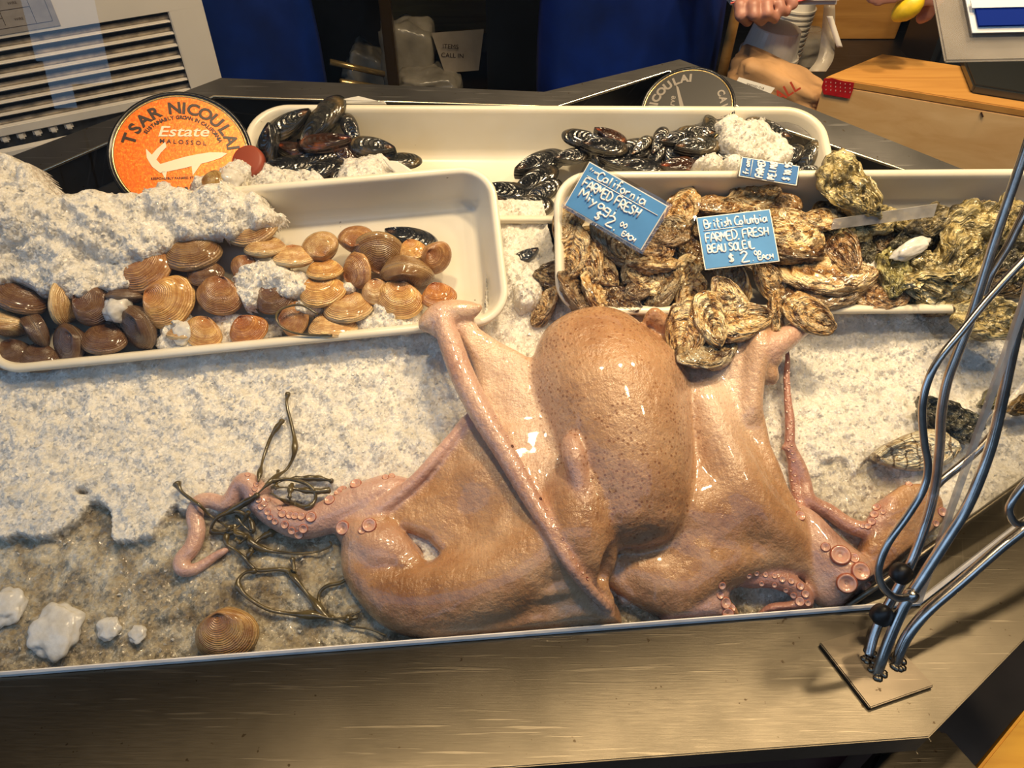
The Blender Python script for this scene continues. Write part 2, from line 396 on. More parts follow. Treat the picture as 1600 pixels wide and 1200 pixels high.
# ------------------------------------------------------------------ trays
def tray(name, FL, FR, BLc, depth, r, taper, label):
    fl_, fr_, bl_ = (P(*x) for x in (FL, FR, BLc))
    ex = (fr_ - fl_).normalized(); ey = (bl_ - fl_); D = (ey - ex * ey.dot(ex)).length; W = (fr_ - fl_).length
    sk_ = ey.dot(ex); ey = (ey - ex * sk_).normalized(); ez = ex.cross(ey)
    org = fl_ + ex * sk_ * 0.5
    prof = [(taper + .012, -depth - .003), (taper + .002, -depth + .001), (taper - .004, -depth + .012), (.009, -.012), (.0085, -.007), (.001, -.0075), (0, -.006), (0, -.001), (.0012, .0008), (.004, .0014),
            (.0075, .001), (.0095, -.001), (.0115, -.005), (taper, -depth + .013), (taper + .004, -depth + .005), (taper + .013, -depth)]
    n = 10; vs = []; fs = []
    for ins, z in prof:
        rr = max(r - ins, 0.006)
        for cx, cy, a0 in ((W - r, r, -90), (W - r, D - r, 0), (r, D - r, 90), (r, r, 180)):
            if r - ins < .006:
                pass
            for k in range(n + 1):
                a = math.radians(a0 + 90 * k / n)
                qx = (W - ins - rr if cx > W / 2 else ins + rr) + rr * math.cos(a); qy = (D - ins - rr if cy > D / 2 else ins + rr) + rr * math.sin(a)
                vs.append((qx, qy, z))
    m = 4 * (n + 1)
    for i in range(len(prof) - 1):
        for k in range(m):
            k2 = (k + 1) % m; fs.append((i * m + k, i * m + k2, (i + 1) * m + k2, (i + 1) * m + k))
    fs.append(tuple(range(m))[::-1]); fs.append(tuple((len(prof) - 1) * m + k for k in range(m)))
    me = mesh(name, vs, fs); o = link(name, me, M['plastic'])
    Mx = Matrix((ex, ey, ez)).transposed().to_4x4(); Mx.translation = org; o.matrix_world = Mx
    bm = bmesh.new(); bm.from_mesh(me); bmesh.ops.recalc_face_normals(bm, faces=bm.faces); bm.to_mesh(me); bm.free()
    meta(o, label, 'tray')
    return dict(o=o, org=org, ex=ex, ey=ey, ez=ez, W=W, D=D, depth=depth)
TB = tray('mussel_tray', (368, 343, .045), (1338, 347, .045), (382, 163, .045), .07, .055, .028, 'long white plastic tray of black mussels at the back of the bin')
TC = tray('clam_tray', (-75, 591, .058), (757, 508, .058), (20, 322, .112), .052, .045, .022, 'white plastic tray of brown clams at the front left')
TR = tray('oyster_tray', (888, 492, .058), (1760, 486, .058), (846, 268, .115), .052, .045, .022, 'white plastic tray of oysters on the right')
def TP(T, u, v, dz=0.0): return on_plane(u, v, T['org'] + T['ez'] * dz, T['ez'])

# ------------------------------------------------------------------ ice
def proj(a, b, h=0.0):
    x = O0.x + a; y = O0.y + BB.y * b + BN.y * h; z = O0.z + BB.z * b + BN.z * h - CAMZ
    d = y * S45 - z * S45; up = y * S45 + z * S45
    return 800 + FPX * x / d, 600 - FPX * up / d
def sstep(x, e0, e1):
    t = np.clip((x - e0) / (e1 - e0), 0, 1); return t * t * (3 - 2 * t)
WET = [(-200, 850), (0, 862), (60, 855), (90, 828), (150, 790), (178, 800), (190, 848), (250, 852), (275, 815), (310, 795), (400, 800), (560, 800), (690, 900), (900, 935), (1150, 905), (1205, 830), (1235, 745), (1300, 720), (1400, 735), (1480, 830), (1600, 800), (1900, 760)]
TOPL = [(-300, 617), (0, 607), (745, 537), (757, 530), (768, 352), (846, 352), (880, 500), (900, 508), (1900, 505)]
def ice_h(a, b):
    u, v = proj(a, b)
    fine = fbm(a, b, 60, 4, 3); c1, hv1 = cells(a * 150, b * 150, 5); c2, hv2 = cells(a * 320, b * 320, 9)
    thr = np.interp(u, [p[0] for p in WET], [p[1] for p in WET]) + fbm(a, b, 28, 4, 11) * 46
    wet = sstep(v - thr, -3, 5)
    topv = np.interp(u, [p[0] for p in TOPL], [p[1] for p in TOPL])
    near = np.exp(-np.clip(v - topv, 0, None) / 60.0)
    h = 0.004 + fbm(a, b, 9, 3, 21) * 0.012 + near * 0.020
    white = 1 - wet
    soft = 1 - .7 * sstep(u, 1120, 1220)
    h = h + white * 0.013 * soft + white * (fine * 0.007 + hv1 * 0.0009 + hv2 * 0.0008)
    h = h + wet * (fbm(a, b, 70, 4, 33) * 0.005 + hv1 * 0.0010 - .002)
    cut = sstep(topv - 8 - v, 0, 26)
    h = h * (1 - cut) + cut * (-0.030)
    lump = np.exp(-(((u - 800) / 28) ** 2 + ((v - 452) / 34) ** 2)) * .018 * (v > 300)
    return h + lump, wet * (1 - .42 * sstep(u, 1150, 1230)), u, v
def ice_grid(name, a0, a1, b0, b1, step):
    na = int((a1 - a0) / step); nb = int((b1 - b0) / step)
    A, B = np.meshgrid(np.linspace(a0, a1, na), np.linspace(b0, b1, nb))
    rs = np.random.RandomState(3)
    A2 = A + (rs.rand(*A.shape) - .5) * step * .7; B2 = B + (rs.rand(*A.shape) - .5) * step * .7
    H, wet, u, v = ice_h(A2, B2)
    W = np.array(O0)[None, None] + A2[..., None] * np.array(BA) + B2[..., None] * np.array(BB) + H[..., None] * np.array(BN)
    idx = np.arange(na * nb).reshape(nb, na)
    q = np.stack([idx[:-1, :-1], idx[:-1, 1:], idx[1:, 1:], idx[1:, :-1]], -1).reshape(-1, 4)
    # clip to the bin polygon
    poly = [fr(p) for p in (iL2, iC, iM, iR2)] + [fr(p) for p in fin[::-1]]
    cx = (A[:-1, :-1] + A[1:, 1:]).ravel() / 2; cy = (B[:-1, :-1] + B[1:, 1:]).ravel() / 2
    ins = np.zeros(cx.shape, bool); n = len(poly)
    for i in range(n):
        p, q2 = poly[i], poly[(i + 1) % n]
        c = ((p.y > cy) != (q2.y > cy)) & (cx < (q2.x - p.x) * (cy - p.y) / (q2.y - p.y + 1e-12) + p.x); ins ^= c
    ins &= (H[:-1, :-1].ravel() > -0.028)
    q = q[ins]
    me = bpy.data.meshes.new(name); me.from_pydata(W.reshape(-1, 3).tolist(), [], q.tolist()); me.update()
    at = me.attributes.new('wet', 'FLOAT', 'POINT'); at.data.foreach_set('value', wet.ravel().astype(np.float32))
    bm = bmesh.new(); bm.from_mesh(me); bmesh.ops.delete(bm, geom=[x for x in bm.verts if not x.link_faces], context='VERTS'); bm.to_mesh(me); bm.free()
    me.polygons.foreach_set('use_smooth', [True] * len(me.polygons))
    return link(name, me, M['ice'])
icebed = ice_grid('ice_bed', -0.98, 1.08, -0.03, 0.62, 0.0021)
meta(icebed, 'bed of crushed ice filling the bin under the octopus, melting wet along the front', 'ice', kind='stuff')
def ice_at(u, v):
    p = Pf(u, v, 0.012); return float(ice_h(np.array([[p.x]]), np.array([[p.y]]))[0][0, 0])

def shard_me(name, pts, sizes, seed=1, mat=None):
    """many small crystals in one mesh (loose crushed ice nobody could count)"""
    r = np.random.RandomState(seed); n = len(pts)
    base = np.array([(1, 0, -.35), (-.5, .87, -.35), (-.5, -.87, -.35), (.1, .1, .8), (.6, .7, .3)])
    faces = [(0, 2, 1), (0, 4, 3), (0, 1, 4), (1, 3, 4), (1, 2, 3), (2, 0, 3)]
    vs = np.zeros((n, 5, 3))
    for i in range(n):
        q = r.randn(3, 3); Q, _ = np.linalg.qr(q)
        vs[i] = ((base * (1 + .5 * (r.rand(5, 1) - .5)) * np.array([1, .8, .6])) @ Q.T) * sizes[i] + pts[i]
    fs = [tuple(i * 5 + k for k in f) for i in range(n) for f in faces]
    return mesh(name, vs.reshape(-1, 3).tolist(), fs, smooth=False)
def loose(name, region, n, size, seed, label, zfun):
    r = np.random.RandomState(seed); pts = []; sz = []
    while len(pts) < n:
        p = region(r)
        if p is None: continue
        pts.append(p); sz.append(size * (0.5 + r.rand() ** 2 * 1.6))
    o = link(name, shard_me(name, np.array(pts), sz, seed), M['ice_chunk'])
    return meta(o, label, 'ice', kind='stuff')
def reg_bed(r):
    a = r.uniform(-.7, .85); b = r.uniform(-.01, .5)
    H, w, u, v = ice_h(np.array([[a]]), np.array([[b]]))
    topv = np.interp(u[0, 0], [p[0] for p in TOPL], [p[1] for p in TOPL])
    if H[0, 0] < -.01 or v[0, 0] < topv or v[0, 0] > 1060 or u[0, 0] < -60 or u[0, 0] > 1660: return None
    if v[0, 0] > np.interp(u[0, 0], [0, 1320, 1600], [1046, 940, 735]): return None
    if w[0, 0] > .5 and r.rand() < .75: return None
    return tuple(Wf(a, b, H[0, 0] + .0008))
loose('loose_ice', reg_bed, 2600, 0.0017, 4, 'loose crushed ice granules scattered over the ice bed', None)

def ice_heap(pts_uvh, rpx, H, label, seed, T=None, dz=0.0):
    """a lumpy mound of crushed ice; pts: centres (u, v, rx, ry, height m) on a plane; one dome field"""
    fx, fy, fz, og = (T['ex'], T['ey'], T['ez'], T['org'] + T['ez'] * dz) if T else (BA, BB, BN, O0 + BN * dz)
    cs = []
    for u, v, rx, ry, hh in pts_uvh:
        p = on_plane(u, v, og, fz); s = pxm(p); d = p - og
        cs.append((d.dot(fx), d.dot(fy), rx * s, ry * s * 1.15, hh))
    x0 = min(c[0] - c[2] * 1.5 for c in cs); x1 = max(c[0] + c[2] * 1.5 for c in cs); y0 = min(c[1] - c[3] * 1.5 for c in cs); y1 = max(c[1] + c[3] * 1.5 for c in cs)
    st = 0.0022 if (x1 - x0) > .2 else 0.0016
    A, B = np.meshgrid(np.arange(x0, x1, st), np.arange(y0, y1, st)); H_ = np.full(A.shape, -0.05)
    wob = 1 + fbm(A, B, 30, 3, seed) * .5
    for cx, cy, rx, ry, hh in cs:
        d = np.hypot((A - cx) / rx, (B - cy) / ry) * wob
        H_ = np.maximum(H_, hh * np.sqrt(np.clip(1 - d ** 2 * .75, 0, 1)) - .045 * sstep(d, .95, 1.45))
    c1, hv1 = cells(A * 130, B * 130, seed); c2, hv2 = cells(A * 300, B * 300, seed + 7)
    H_ = H_ + fbm(A, B, 45, 3, seed + 3) * .012 + hv1 * .002 + hv2 * .001
    keep = H_ > -.022
    og_ = np.array(og); W = og_ + A[..., None] * np.array(fx) + B[..., None] * np.array(fy) + H_[..., None] * np.array(fz)
    na = A.shape[1]; nb = A.shape[0]; idx = np.arange(na * nb).reshape(nb, na)
    q = np.stack([idx[:-1, :-1], idx[:-1, 1:], idx[1:, 1:], idx[1:, :-1]], -1)
    q = q[keep[:-1, :-1] & keep[1:, 1:] & keep[:-1, 1:] & keep[1:, :-1]]
    me = bpy.data.meshes.new('ice_heap'); me.from_pydata(W.reshape(-1, 3).tolist(), [], q.reshape(-1, 4).tolist()); me.update()
    at = me.attributes.new('wet', 'FLOAT', 'POINT')
    bm = bmesh.new(); bm.from_mesh(me); bmesh.ops.delete(bm, geom=[x for x in bm.verts if not x.link_faces], context='VERTS'); bm.to_mesh(me); bm.free()
    me.polygons.foreach_set('use_smooth', [True] * len(me.polygons))
    o = link('ice_heap', me, M['ice'])
    r = np.random.RandomState(seed); pts = []; sz = []
    for i in range(int(30 + 6000 * (x1 - x0) * (y1 - y0))):
        j = r.randint(nb); k_ = r.randint(na)
        if keep[j, k_]: pts.append(W[j, k_] + np.array(fz) * .001); sz.append(.0022 * (.5 + r.rand() * 1.2))
    if pts: link('ice_crumbs', shard_me('ice_crumbs', np.array(pts), sz, seed), M['ice_chunk'], o)
    return meta(o, label, 'ice', kind='stuff')
ice_heap([(-60, 330, 130, 60, .05), (20, 345, 90, 50, .045), (60, 375, 120, 40, .02), (140, 350, 90, 42, .030), (190, 372, 100, 30, .018), (270, 325, 50, 28, .026), (340, 322, 60, 26, .026), (360, 345, 60, 24, .015), (300, 350, 70, 26, .016), (30, 400, 90, 42, .012), (110, 420, 60, 35, .008), (180, 415, 60, 30, .005)],
         0, 0, 'big heap of crushed ice covering the upper left end of the clam tray', 51, TC, -.004)
ice_heap([(365, 285, 22, 22, .03), (330, 300, 40, 18, .02), (250, 305, 40, 20, .02)], 0, 0, 'lumps of crushed ice piled against the round orange tin', 52, None, .03)
ice_heap([(440, 292, 62, 24, .020), (470, 300, 50, 20, .018)], 0, 0, 'crushed ice over the lower edge of the left mussel heap', 53, TB, -.016)
ice_heap([(580, 280, 46, 30, .022), (610, 292, 40, 18, .014)], 0, 0, 'crushed ice between the left mussel heap and the folded paper tag', 54, TB, -.014)
ice_heap([(1165, 225, 52, 32, .030), (1205, 240, 40, 20, .018), (1140, 205, 28, 16, .02)], 0, 0, 'mound of crushed ice on the mussels at the tray right end', 55, TB, -.016)
ice_heap([(1110, 262, 22, 12, .016)], 0, 0, 'small ice lump between mussels left of the upright blue sign', 56, TB, .0)
ice_heap([(1143, 262, 19, 13, .018)], 0, 0, 'small ice lump touching the blue sign among the mussels', 57, TB, .002)
ice_heap([(415, 435, 38, 20, .018), (455, 448, 40, 18, .012), (405, 455, 36, 20, .010)], 0, 0, 'lump of crushed ice lying on clams in the tray middle', 58, TC, -.012)
ice_heap([(605, 503, 42, 22, .016), (560, 515, 50, 14, .006), (600, 480, 18, 22, .02)], 0, 0, 'crushed ice below the large yellow clam near the tray front', 59, TC, -.026)
ice_heap([(545, 452, 14, 10, .012), (480, 480, 20, 14, .01)], 0, 0, 'small ice crumbs between the pale clams in the tray middle', 60, TC, -.02)
ice_heap([(275, 505, 22, 20, .02), (285, 540, 40, 16, .016), (340, 520, 90, 22, .004)], 0, 0, 'clear ice lump at the clam tray front right of the dark clams', 61, TC, -.03)
ice_heap([(822, 455, 26, 30, .02)], 0, 0, 'white ice lump beside the curved oyster in the gap between trays', 62, None, .03)

def chunk(u, v, L, h, label, flat=.5, seed=0, T=None, sy=1.0):
    c = TP(T, u, v, h) if T else P(u, v, h); s = pxm(c) * L / 2; r = random.Random(seed)
    bm = bmesh.new(); bmesh.ops.create_icosphere(bm, subdivisions=4, radius=1)
    for w in bm.verts:
        d = w.co.normalized(); f = 1 + 0.32 * mnoise.noise(d * 1.6 + V((seed * 3.1, 0, 0))) + .12 * mnoise.noise(d * 4 + V((seed, 5, 0)))
        w.co = d * f; w.co.z *= flat; w.co.y *= sy
        w.co *= s
    me = bpy.data.meshes.new('ice_chunk'); bm.to_mesh(me); bm.free(); me.polygons.foreach_set('use_smooth', [True] * len(me.polygons))
    o = link('ice_chunk', me, M['ice_chunk']); fz = T['ez'] if T else BN
    o.matrix_world = Matrix.Translation(c) @ Matrix((BA, fz.cross(BA), fz)).transposed().to_4x4() @ Matrix.Rotation(r.uniform(0, 6.28) if sy == 1 else .45, 4, 'Z')
    return meta(o, label, 'ice')
chunk(85, 984, 80, .010, 'flat rounded white piece of ice on wet ice at lower left', .3, 5)
chunk(170, 982, 34, .008, 'small clear ice lump right of the flat white piece', .4, 9)
chunk(215, 990, 26, .008, 'tiny clear ice lump between the flat white piece and the lone clam', .3, 15)
chunk(8, 950, 60, .010, 'ragged clear ice piece cut by the left picture edge', .35, 21)
chunk(184, 485, 44, -.006, 'bright white ice cube between dark clams in the left of the tray', .8, 11, TC)
chunk(357, 283, 42, .075, 'rounded ice ball beside the orange tin and tray corner', .8, 12)
chunk(1425, 388, 66, .008, 'curved frosty ice piece lying among rough oysters', .30, 13, TR, .38)
chunk(1360, 425, 36, -.02, 'small ice piece in the middle of the oysters', .6, 14, TR)
chunk(286, 520, 34, -.012, 'clear ice cube leaning on the dark striped clam at tray front', .6, 17, TC)
# ------------------------------------------------------------------ shells
def valve_me(name, outline, U, H, prof, seed, rough=0.0, terr=0.0, nterr=7, rib=0.0, nt=22, nph=52, ridges=0.0, sgn=1, nz=6.0):
    vs = []; uvs = []; fs = []
    for i in range(nt + 1):
        t = i / nt
        for k in range(nph):
            ph = 2 * math.pi * k / nph; ox, oy = outline(ph)
            x = U[0] + t * (ox - U[0]); y = U[1] + t * (oy - U[1])
            z = H * prof(t)
            q = V((x * nz, y * nz, seed * 7.3))
            nn = mnoise.fractal(q, 0.9, 2.1, 3) if rough else 0
            z += rough * nn * min(1, t * 3) * (1 if t < .98 else .25)
            if terr:
                w = t * nterr + 0.35 * mnoise.noise(V((math.cos(ph) * 1.3, math.sin(ph) * 1.3, seed * 3.7))) + .30 * mnoise.noise(q * 1.6)
                z += terr * ((w % 1.0) - .6) * (1 if t < .97 else .2) * (1 + .6 * mnoise.noise(q * .8))
                rr = 1 + terr * .8 * mnoise.noise(V((ph * 3, w // 1, seed))) * t; x = U[0] + (x - U[0]) * rr; y = U[1] + (y - U[1]) * rr
            if rib: z += rib * t * math.sin(ph * 11 + 3 * mnoise.noise(q)) * (1 - t * .3)
            if ridges: z += ridges * math.sin(t * 46 + mnoise.noise(V((ph, t * 3, seed))) * 1.5) * (t > .15)
            edge = 0.012 if terr else .004
            vs.append((x, y, sgn * max(z, edge if t < 1 else (0.008 * mnoise.noise(V((x * 9, y * 9, 3))) * sgn if terr else 0.0)) if t < 1 else (sgn * 0.0 + (terr * .9) * mnoise.noise(V((ox * 7, oy * 7, 3.3)))))); uvs.append((t, k / nph))
    for i in range(nt):
        for k in range(nph):
            k2 = (k + 1) % nph; f = (i * nph + k, i * nph + k2, (i + 1) * nph + k2, (i + 1) * nph + k)
            fs.append(f[::-1] if sgn > 0 else f)
    # inner skin slightly inside so a valve has thickness
    n0 = len(vs)
    for k in range(nph):
        x, y, z = vs[nt * nph + k]; vs.append((x * .93, y * .93, z)); uvs.append((1, k / nph))
    vs.append((0, 0, sgn * H * .35)); uvs.append((1, 0))
    for k in range(nph):
        k2 = (k + 1) % nph; f = (nt * nph + k, nt * nph + k2, n0 + k2, n0 + k); g = (n0 + k, n0 + k2, n0 + nph)
        fs.append(f[::-1] if sgn > 0 else f); fs.append(g[::-1] if sgn > 0 else g)
    me = mesh(name, vs, fs, True, uvs)
    bm = bmesh.new(); bm.from_mesh(me); bmesh.ops.remove_doubles(bm, verts=bm.verts, dist=1e-5); bmesh.ops.recalc_face_normals(bm, faces=bm.faces); bm.to_mesh(me); bm.free()
    return me
def clam_out(seed):
    r = random.Random(seed); a = r.uniform(.40, .45); sk = r.uniform(.03, .08)
    def f(ph):
        c, s = math.cos(ph), math.sin(ph)
        y = a * s * (1 - .14 * max(s, 0)) ; x = .5 * c * (1 - .16 * max(s, 0) ** 2)
        return x + sk * s * .4, y + .03 * math.exp(-((c + .15) / .35) ** 2) * (s > 0)
    return f
def mussel_out(seed):
    r = random.Random(seed); w = r.uniform(.29, .33)
    def f(ph):
        c, s = math.cos(ph), math.sin(ph); x = .5 * c
        ww = w * (0.62 + .42 * c - .06 * c * c) ** .62
        return x, s * ww * (1.08 if s > 0 else .86) + .02 * c
    return f
def oyster_out(seed, wid=.36, wob=.06):
    r = random.Random(seed); b = r.uniform(-.12, .12)
    def f(ph):
        c, s = math.cos(ph), math.sin(ph); x = .5 * c
        ww = wid * (0.72 + .34 * c) ** .55
        n = 1 + wob * 1.6 * mnoise.noise(V((c * 1.6, s * 1.6, seed * 2.3))) + wob * .7 * mnoise.noise(V((c * 5, s * 5, seed)))
        return x * n, s * ww * n + b * (x * x - .1)
    return f
def uvsep(t):
    s = t.n('ShaderNodeSeparateXYZ'); t.l(t.n('ShaderNodeUVMap', uv_map='UVMap').outputs[0], s.inputs[0]); return s.outputs[0], s.outputs[1]
def clam_mat():
    t = NT('clam_shell'); u, v = uvsep(t); co = t.coord(); oi = t.n('ShaderNodeObjectInfo')
    cmb = t.n('ShaderNodeCombineXYZ'); t.l(t.math('ADD', t.math('MULTIPLY', u, 16.0), t.math('MULTIPLY', t.noise(co, 4, 2), 1.4)), cmb.inputs[0]); t.l(t.math('MULTIPLY', oi.outputs['Random'], 40), cmb.inputs[2])
    ring = t.noise(cmb.outputs[0], 1.6, 4, 0.7)
    c = t.ramp(ring, [(0.28, (0.13, 0.07, 0.03)), (0.42, (0.42, 0.27, 0.12)), (0.55, (0.62, 0.46, 0.25)), (0.72, (0.78, 0.64, 0.42))])
    ol = t.n('ShaderNodeVectorMath', operation='ADD'); t.l(co, ol.inputs[0]); t.l(cmb.outputs[0], ol.inputs[1])
    pat = t.ramp(t.noise(co, 5, 4, .6), [(0.35, 0.0), (0.65, 0.8)])
    c = t.mix(pat, c, (0.30, 0.15, 0.06)); c = t.mix(t.ramp(u, [(0.0, .75), (0.30, .55), (.5, 0)]), c, (0.30, 0.13, 0.05))
    c = t.mix(t.ramp(u, [(0.90, 0), (1.0, .7)]), c, (0.72, 0.60, 0.40))
    c = t.mix(1.0, c, oi.outputs['Color'], 'MULTIPLY')
    t.set(Base_Color=c, Roughness=0.27, Specular_IOR_Level=0.6, Coat_Weight=0.4, Coat_Roughness=0.12)
    wv = t.math('SINE', t.math('ADD', t.math('MULTIPLY', u, 150.0), t.math('MULTIPLY', t.noise(co, 5, 2), 7.0)))
    t.bump(t.math('ADD', t.math('MULTIPLY', wv, .30), t.noise(co, 30, 3)), 0.35, 0.012); return t.m
def mussel_mat():
    t = NT('mussel_shell'); u, v = uvsep(t); co = t.coord(); oi = t.n('ShaderNodeObjectInfo')
    rg = t.math('ADD', t.math('MULTIPLY', u, 60.0), t.math('MULTIPLY', t.noise(co, 4, 2), 5.0))
    c = t.ramp(t.noise(co, 4.0, 4), [(0.35, (0.006, 0.007, 0.010)), (0.55, (0.014, 0.015, 0.017)), (0.72, (0.055, 0.042, 0.026)), (0.85, (0.14, 0.10, 0.06))])
    c = t.mix(t.ramp(u, [(0, .8), (.22, 0)]), c, (0.16, 0.08, 0.04))
    c = t.mix(1.0, c, oi.outputs['Color'], 'MULTIPLY')
    t.set(Base_Color=c, Roughness=0.17, Specular_IOR_Level=0.7, Coat_Weight=0.6, Coat_Roughness=0.06)
    t.bump(t.math('ADD', t.math('MULTIPLY', t.math('SINE', rg), .4), t.noise(co, 14, 3)), 0.25, 0.012); return t.m
def oyster_mat(name, stops, dark, scale=1.0):
    t = NT(name); u, v = uvsep(t); co = t.coord(); oi = t.n('ShaderNodeObjectInfo')
    off = t.n('ShaderNodeVectorMath', operation='ADD'); t.l(co, off.inputs[0]); cb = t.n('ShaderNodeCombineXYZ'); t.l(t.math('MULTIPLY', oi.outputs['Random'], 30), cb.inputs[0]); t.l(cb.outputs[0], off.inputs[1]); cv = off.outputs[0]
    warp = t.noise(cv, 3.0, 3)
    def uvn(fu, fv, wa, det, rg=.55):
        cmb = t.n('ShaderNodeCombineXYZ'); t.l(t.math('ADD', t.math('MULTIPLY', u, fu), t.math('MULTIPLY', warp, wa)), cmb.inputs[0]); t.l(t.math('MULTIPLY', v, fv), cmb.inputs[1]); t.l(t.math('MULTIPLY', oi.outputs['Random'], 60), cmb.inputs[2]); return t.noise(cmb.outputs[0], 1.0, det, rg)
    n = uvn(3.0, 9.0, 2.0, 3); ring = uvn(13.0, 4.0, 1.3, 3)
    c = t.ramp(t.math('ADD', t.math('MULTIPLY', n, .75), t.math('MULTIPLY', ring, .25)), stops)
    c = t.mix(t.ramp(ring, [(0.34, .85), (0.44, 0)]), c, dark)
    c = t.mix(t.ramp(t.noise(cv, 4.5 * scale, 4, .6), [(0.54, 0), (0.62, .75)]), c, dark)
    if name.startswith('banded'):
        sx_ = t.n('ShaderNodeSeparateXYZ'); t.l(co, sx_.inputs[0])
        wv = t.math('SINE', t.math('ADD', t.math('MULTIPLY', sx_.outputs[0], 44.0), t.math('MULTIPLY', t.noise(co, 5, 3), 7.0)))
        c = t.mix(t.ramp(wv, [(0.80, 0), (0.95, .85)]), c, (0.16, 0.09, 0.035))
    c = t.mix(1.0, c, oi.outputs['Color'], 'MULTIPLY')
    t.set(Base_Color=c, Roughness=0.26, Specular_IOR_Level=0.6, Coat_Weight=0.5, Coat_Roughness=0.12)
    t.bump(t.math('ADD', t.math('MULTIPLY', ring, 1.1), t.math('ADD', t.math('MULTIPLY', n, .8), t.math('MULTIPLY', t.noise(cv, 16, 3, .6), .5))), 0.7, 0.028); return t.m
M['clam'] = clam_mat(); M['mussel'] = mussel_mat()
M['oyster'] = oyster_mat('oyster_shell', [(0.33, (0.06, 0.025, 0.01)), (0.42, (0.36, 0.20, 0.07)), (0.48, (0.76, 0.56, 0.29)), (0.57, (0.95, 0.86, 0.64))], (0.07, 0.03, 0.012))
M['rough'] = oyster_mat('rough_oyster_shell', [(0.36, (0.07, 0.055, 0.025)), (0.45, (0.34, 0.27, 0.12)), (0.52, (0.62, 0.54, 0.32)), (0.62, (0.84, 0.78, 0.58))], (0.10, 0.09, 0.045), 1.2)
M['scal'] = oyster_mat('banded_oyster_shell', [(0.34, (0.20, 0.12, 0.05)), (0.42, (0.70, 0.58, 0.36)), (0.5, (0.86, 0.78, 0.58)), (0.7, (0.92, 0.86, 0.70))], (0.55, 0.40, 0.2))
pc = lambda t: (1 - t ** 2.3) ** .80 * (1 - .42 * (1 - t) ** 2.2)
pm = lambda t: (1 - t ** 2.2) ** .75 * (1 - .62 * (1 - t) ** 1.7)
po = lambda t: (1 - t ** 3.0) ** .8 * (1 - .45 * (1 - t) ** 2)
def variants(kind, n):
    out = []
    for i in range(n):
        s = i + 1
        if kind == 'clam':
            f = clam_out(s); a = [valve_me('clam_valve', f, (-.10, .33), H, pc, s, sgn=g, ridges=.0022, rough=.012, nz=4) for H, g in ((.275, 1), (.275, -1))]
        elif kind == 'mussel':
            f = mussel_out(s); a = [valve_me('mussel_valve', f, (-.46, -.02), .21, pm, s, sgn=g, rough=.008, nz=4) for g in (1, -1)]
        elif kind == 'oyster':
            f = oyster_out(s); a = [valve_me('oyster_valve', f, (-.40, .02), H, po, s, sgn=g, rough=.035, terr=.042, rib=.012, nz=3, nt=34, nph=72) for H, g in ((.12, 1), (.20, -1))]
        elif kind == 'rough':
            f = oyster_out(s + 20, .34, .16); a = [valve_me('rough_valve', f, (-.36, .03), H, po, s, sgn=g, rough=.12, terr=.05, nterr=6, nz=6, nt=34, nph=72) for H, g in ((.17, 1), (.20, -1))]
        elif kind == 'scal':
            f = oyster_out(s + 40, .27, .05); a = [valve_me('banded_valve', f, (-.42, .0), H, po, s, sgn=g, rough=.02, terr=.03, nterr=8, nz=5, nt=30, nph=64, rib=.01) for H, g in ((.14, 1), (.14, -1))]
        for me in a: me.materials.append(M[kind])
        out.append(a)
    return out
VAR = {'clam': variants('clam', 5), 'mussel': variants('mussel', 4), 'oyster': variants('oyster', 7), 'rough': variants('rough', 4), 'scal': variants('scal', 1)}
def shell(kind, u, v, L, ang, n, plane, dz, label, name, cat, group=None, tint=(1, 1, 1), var=None, gape=0.0):
    me = VAR[kind][(var if var is not None else rnd.randrange(99)) % len(VAR[kind])]
    c = TP(plane, u, v, dz) if isinstance(plane, dict) else P(u, v, dz)
    s = pxm(c) * L; N = (BASIS @ V(n)).normalized(); a = math.radians(ang); X = BASIS @ V((math.cos(a), math.sin(a), 0))
    Y = N.cross(X).normalized(); X = Y.cross(N)
    Mx = Matrix((X * s, Y * s, N * s)).transposed().to_4x4(); Mx.translation = c
    e = empty(name, (0, 0, 0), label, cat, group); e.matrix_world = Mx
    for i, m_ in enumerate(me):
        o = bpy.data.objects.new('valve', m_); C.objects.link(o); o.parent = e; o.color = (*tint, 1)
        if i == 0 and gape:
            o.rotation_euler = (0, -gape, 0)
    return e
ORD = ['leftmost', 'second from left', 'third from left', 'fourth from left', 'fifth from left', 'sixth from left', 'seventh from left', 'eighth from left', 'ninth from left', 'tenth from left', 'eleventh from left', 'twelfth from left', 'thirteenth from left', 'fourteenth from left', 'fifteenth from left', 'sixteenth from left', 'seventeenth from left']
ROWS = {1: [''], 2: ['back row', 'front row'], 3: ['back row', 'middle row', 'front row'], 4: ['back row', 'second row', 'third row', 'front row']}
def autolabel(items, nrow, fmt):
    """items: [u, v, ...]; returns a label per item: 'tone kind, nth from left in the row of the heap'"""
    idx = sorted(range(len(items)), key=lambda i: items[i][1]); per = math.ceil(len(items) / nrow); lab = {}
    for rI in range(nrow):
        row = sorted(idx[rI * per:(rI + 1) * per], key=lambda i: items[i][0])
        for k, i in enumerate(row):
            lab[i] = fmt(items[i], ORD[k] if k < len(row) - 1 or k == 0 else 'rightmost', ROWS[nrow][rI])
    return [lab[i] for i in range(len(items))]
TINT = {'pale': (1.4, 1.3, 1.1), 'yellow': (1.35, 1.12, .70), 'tan': (1.15, 1.05, .85), 'brown': (.85, .62, .42), 'dark brown': (.34, .25, .20), 'dark': (.27, .22, .21), 'grey': (.72, .72, .72), 'orange brown': (1.0, .6, .3), 'big dark': (.55, .45, .33), 'striped': (.9, .78, .62), 'purple': (.45, .38, .48)}
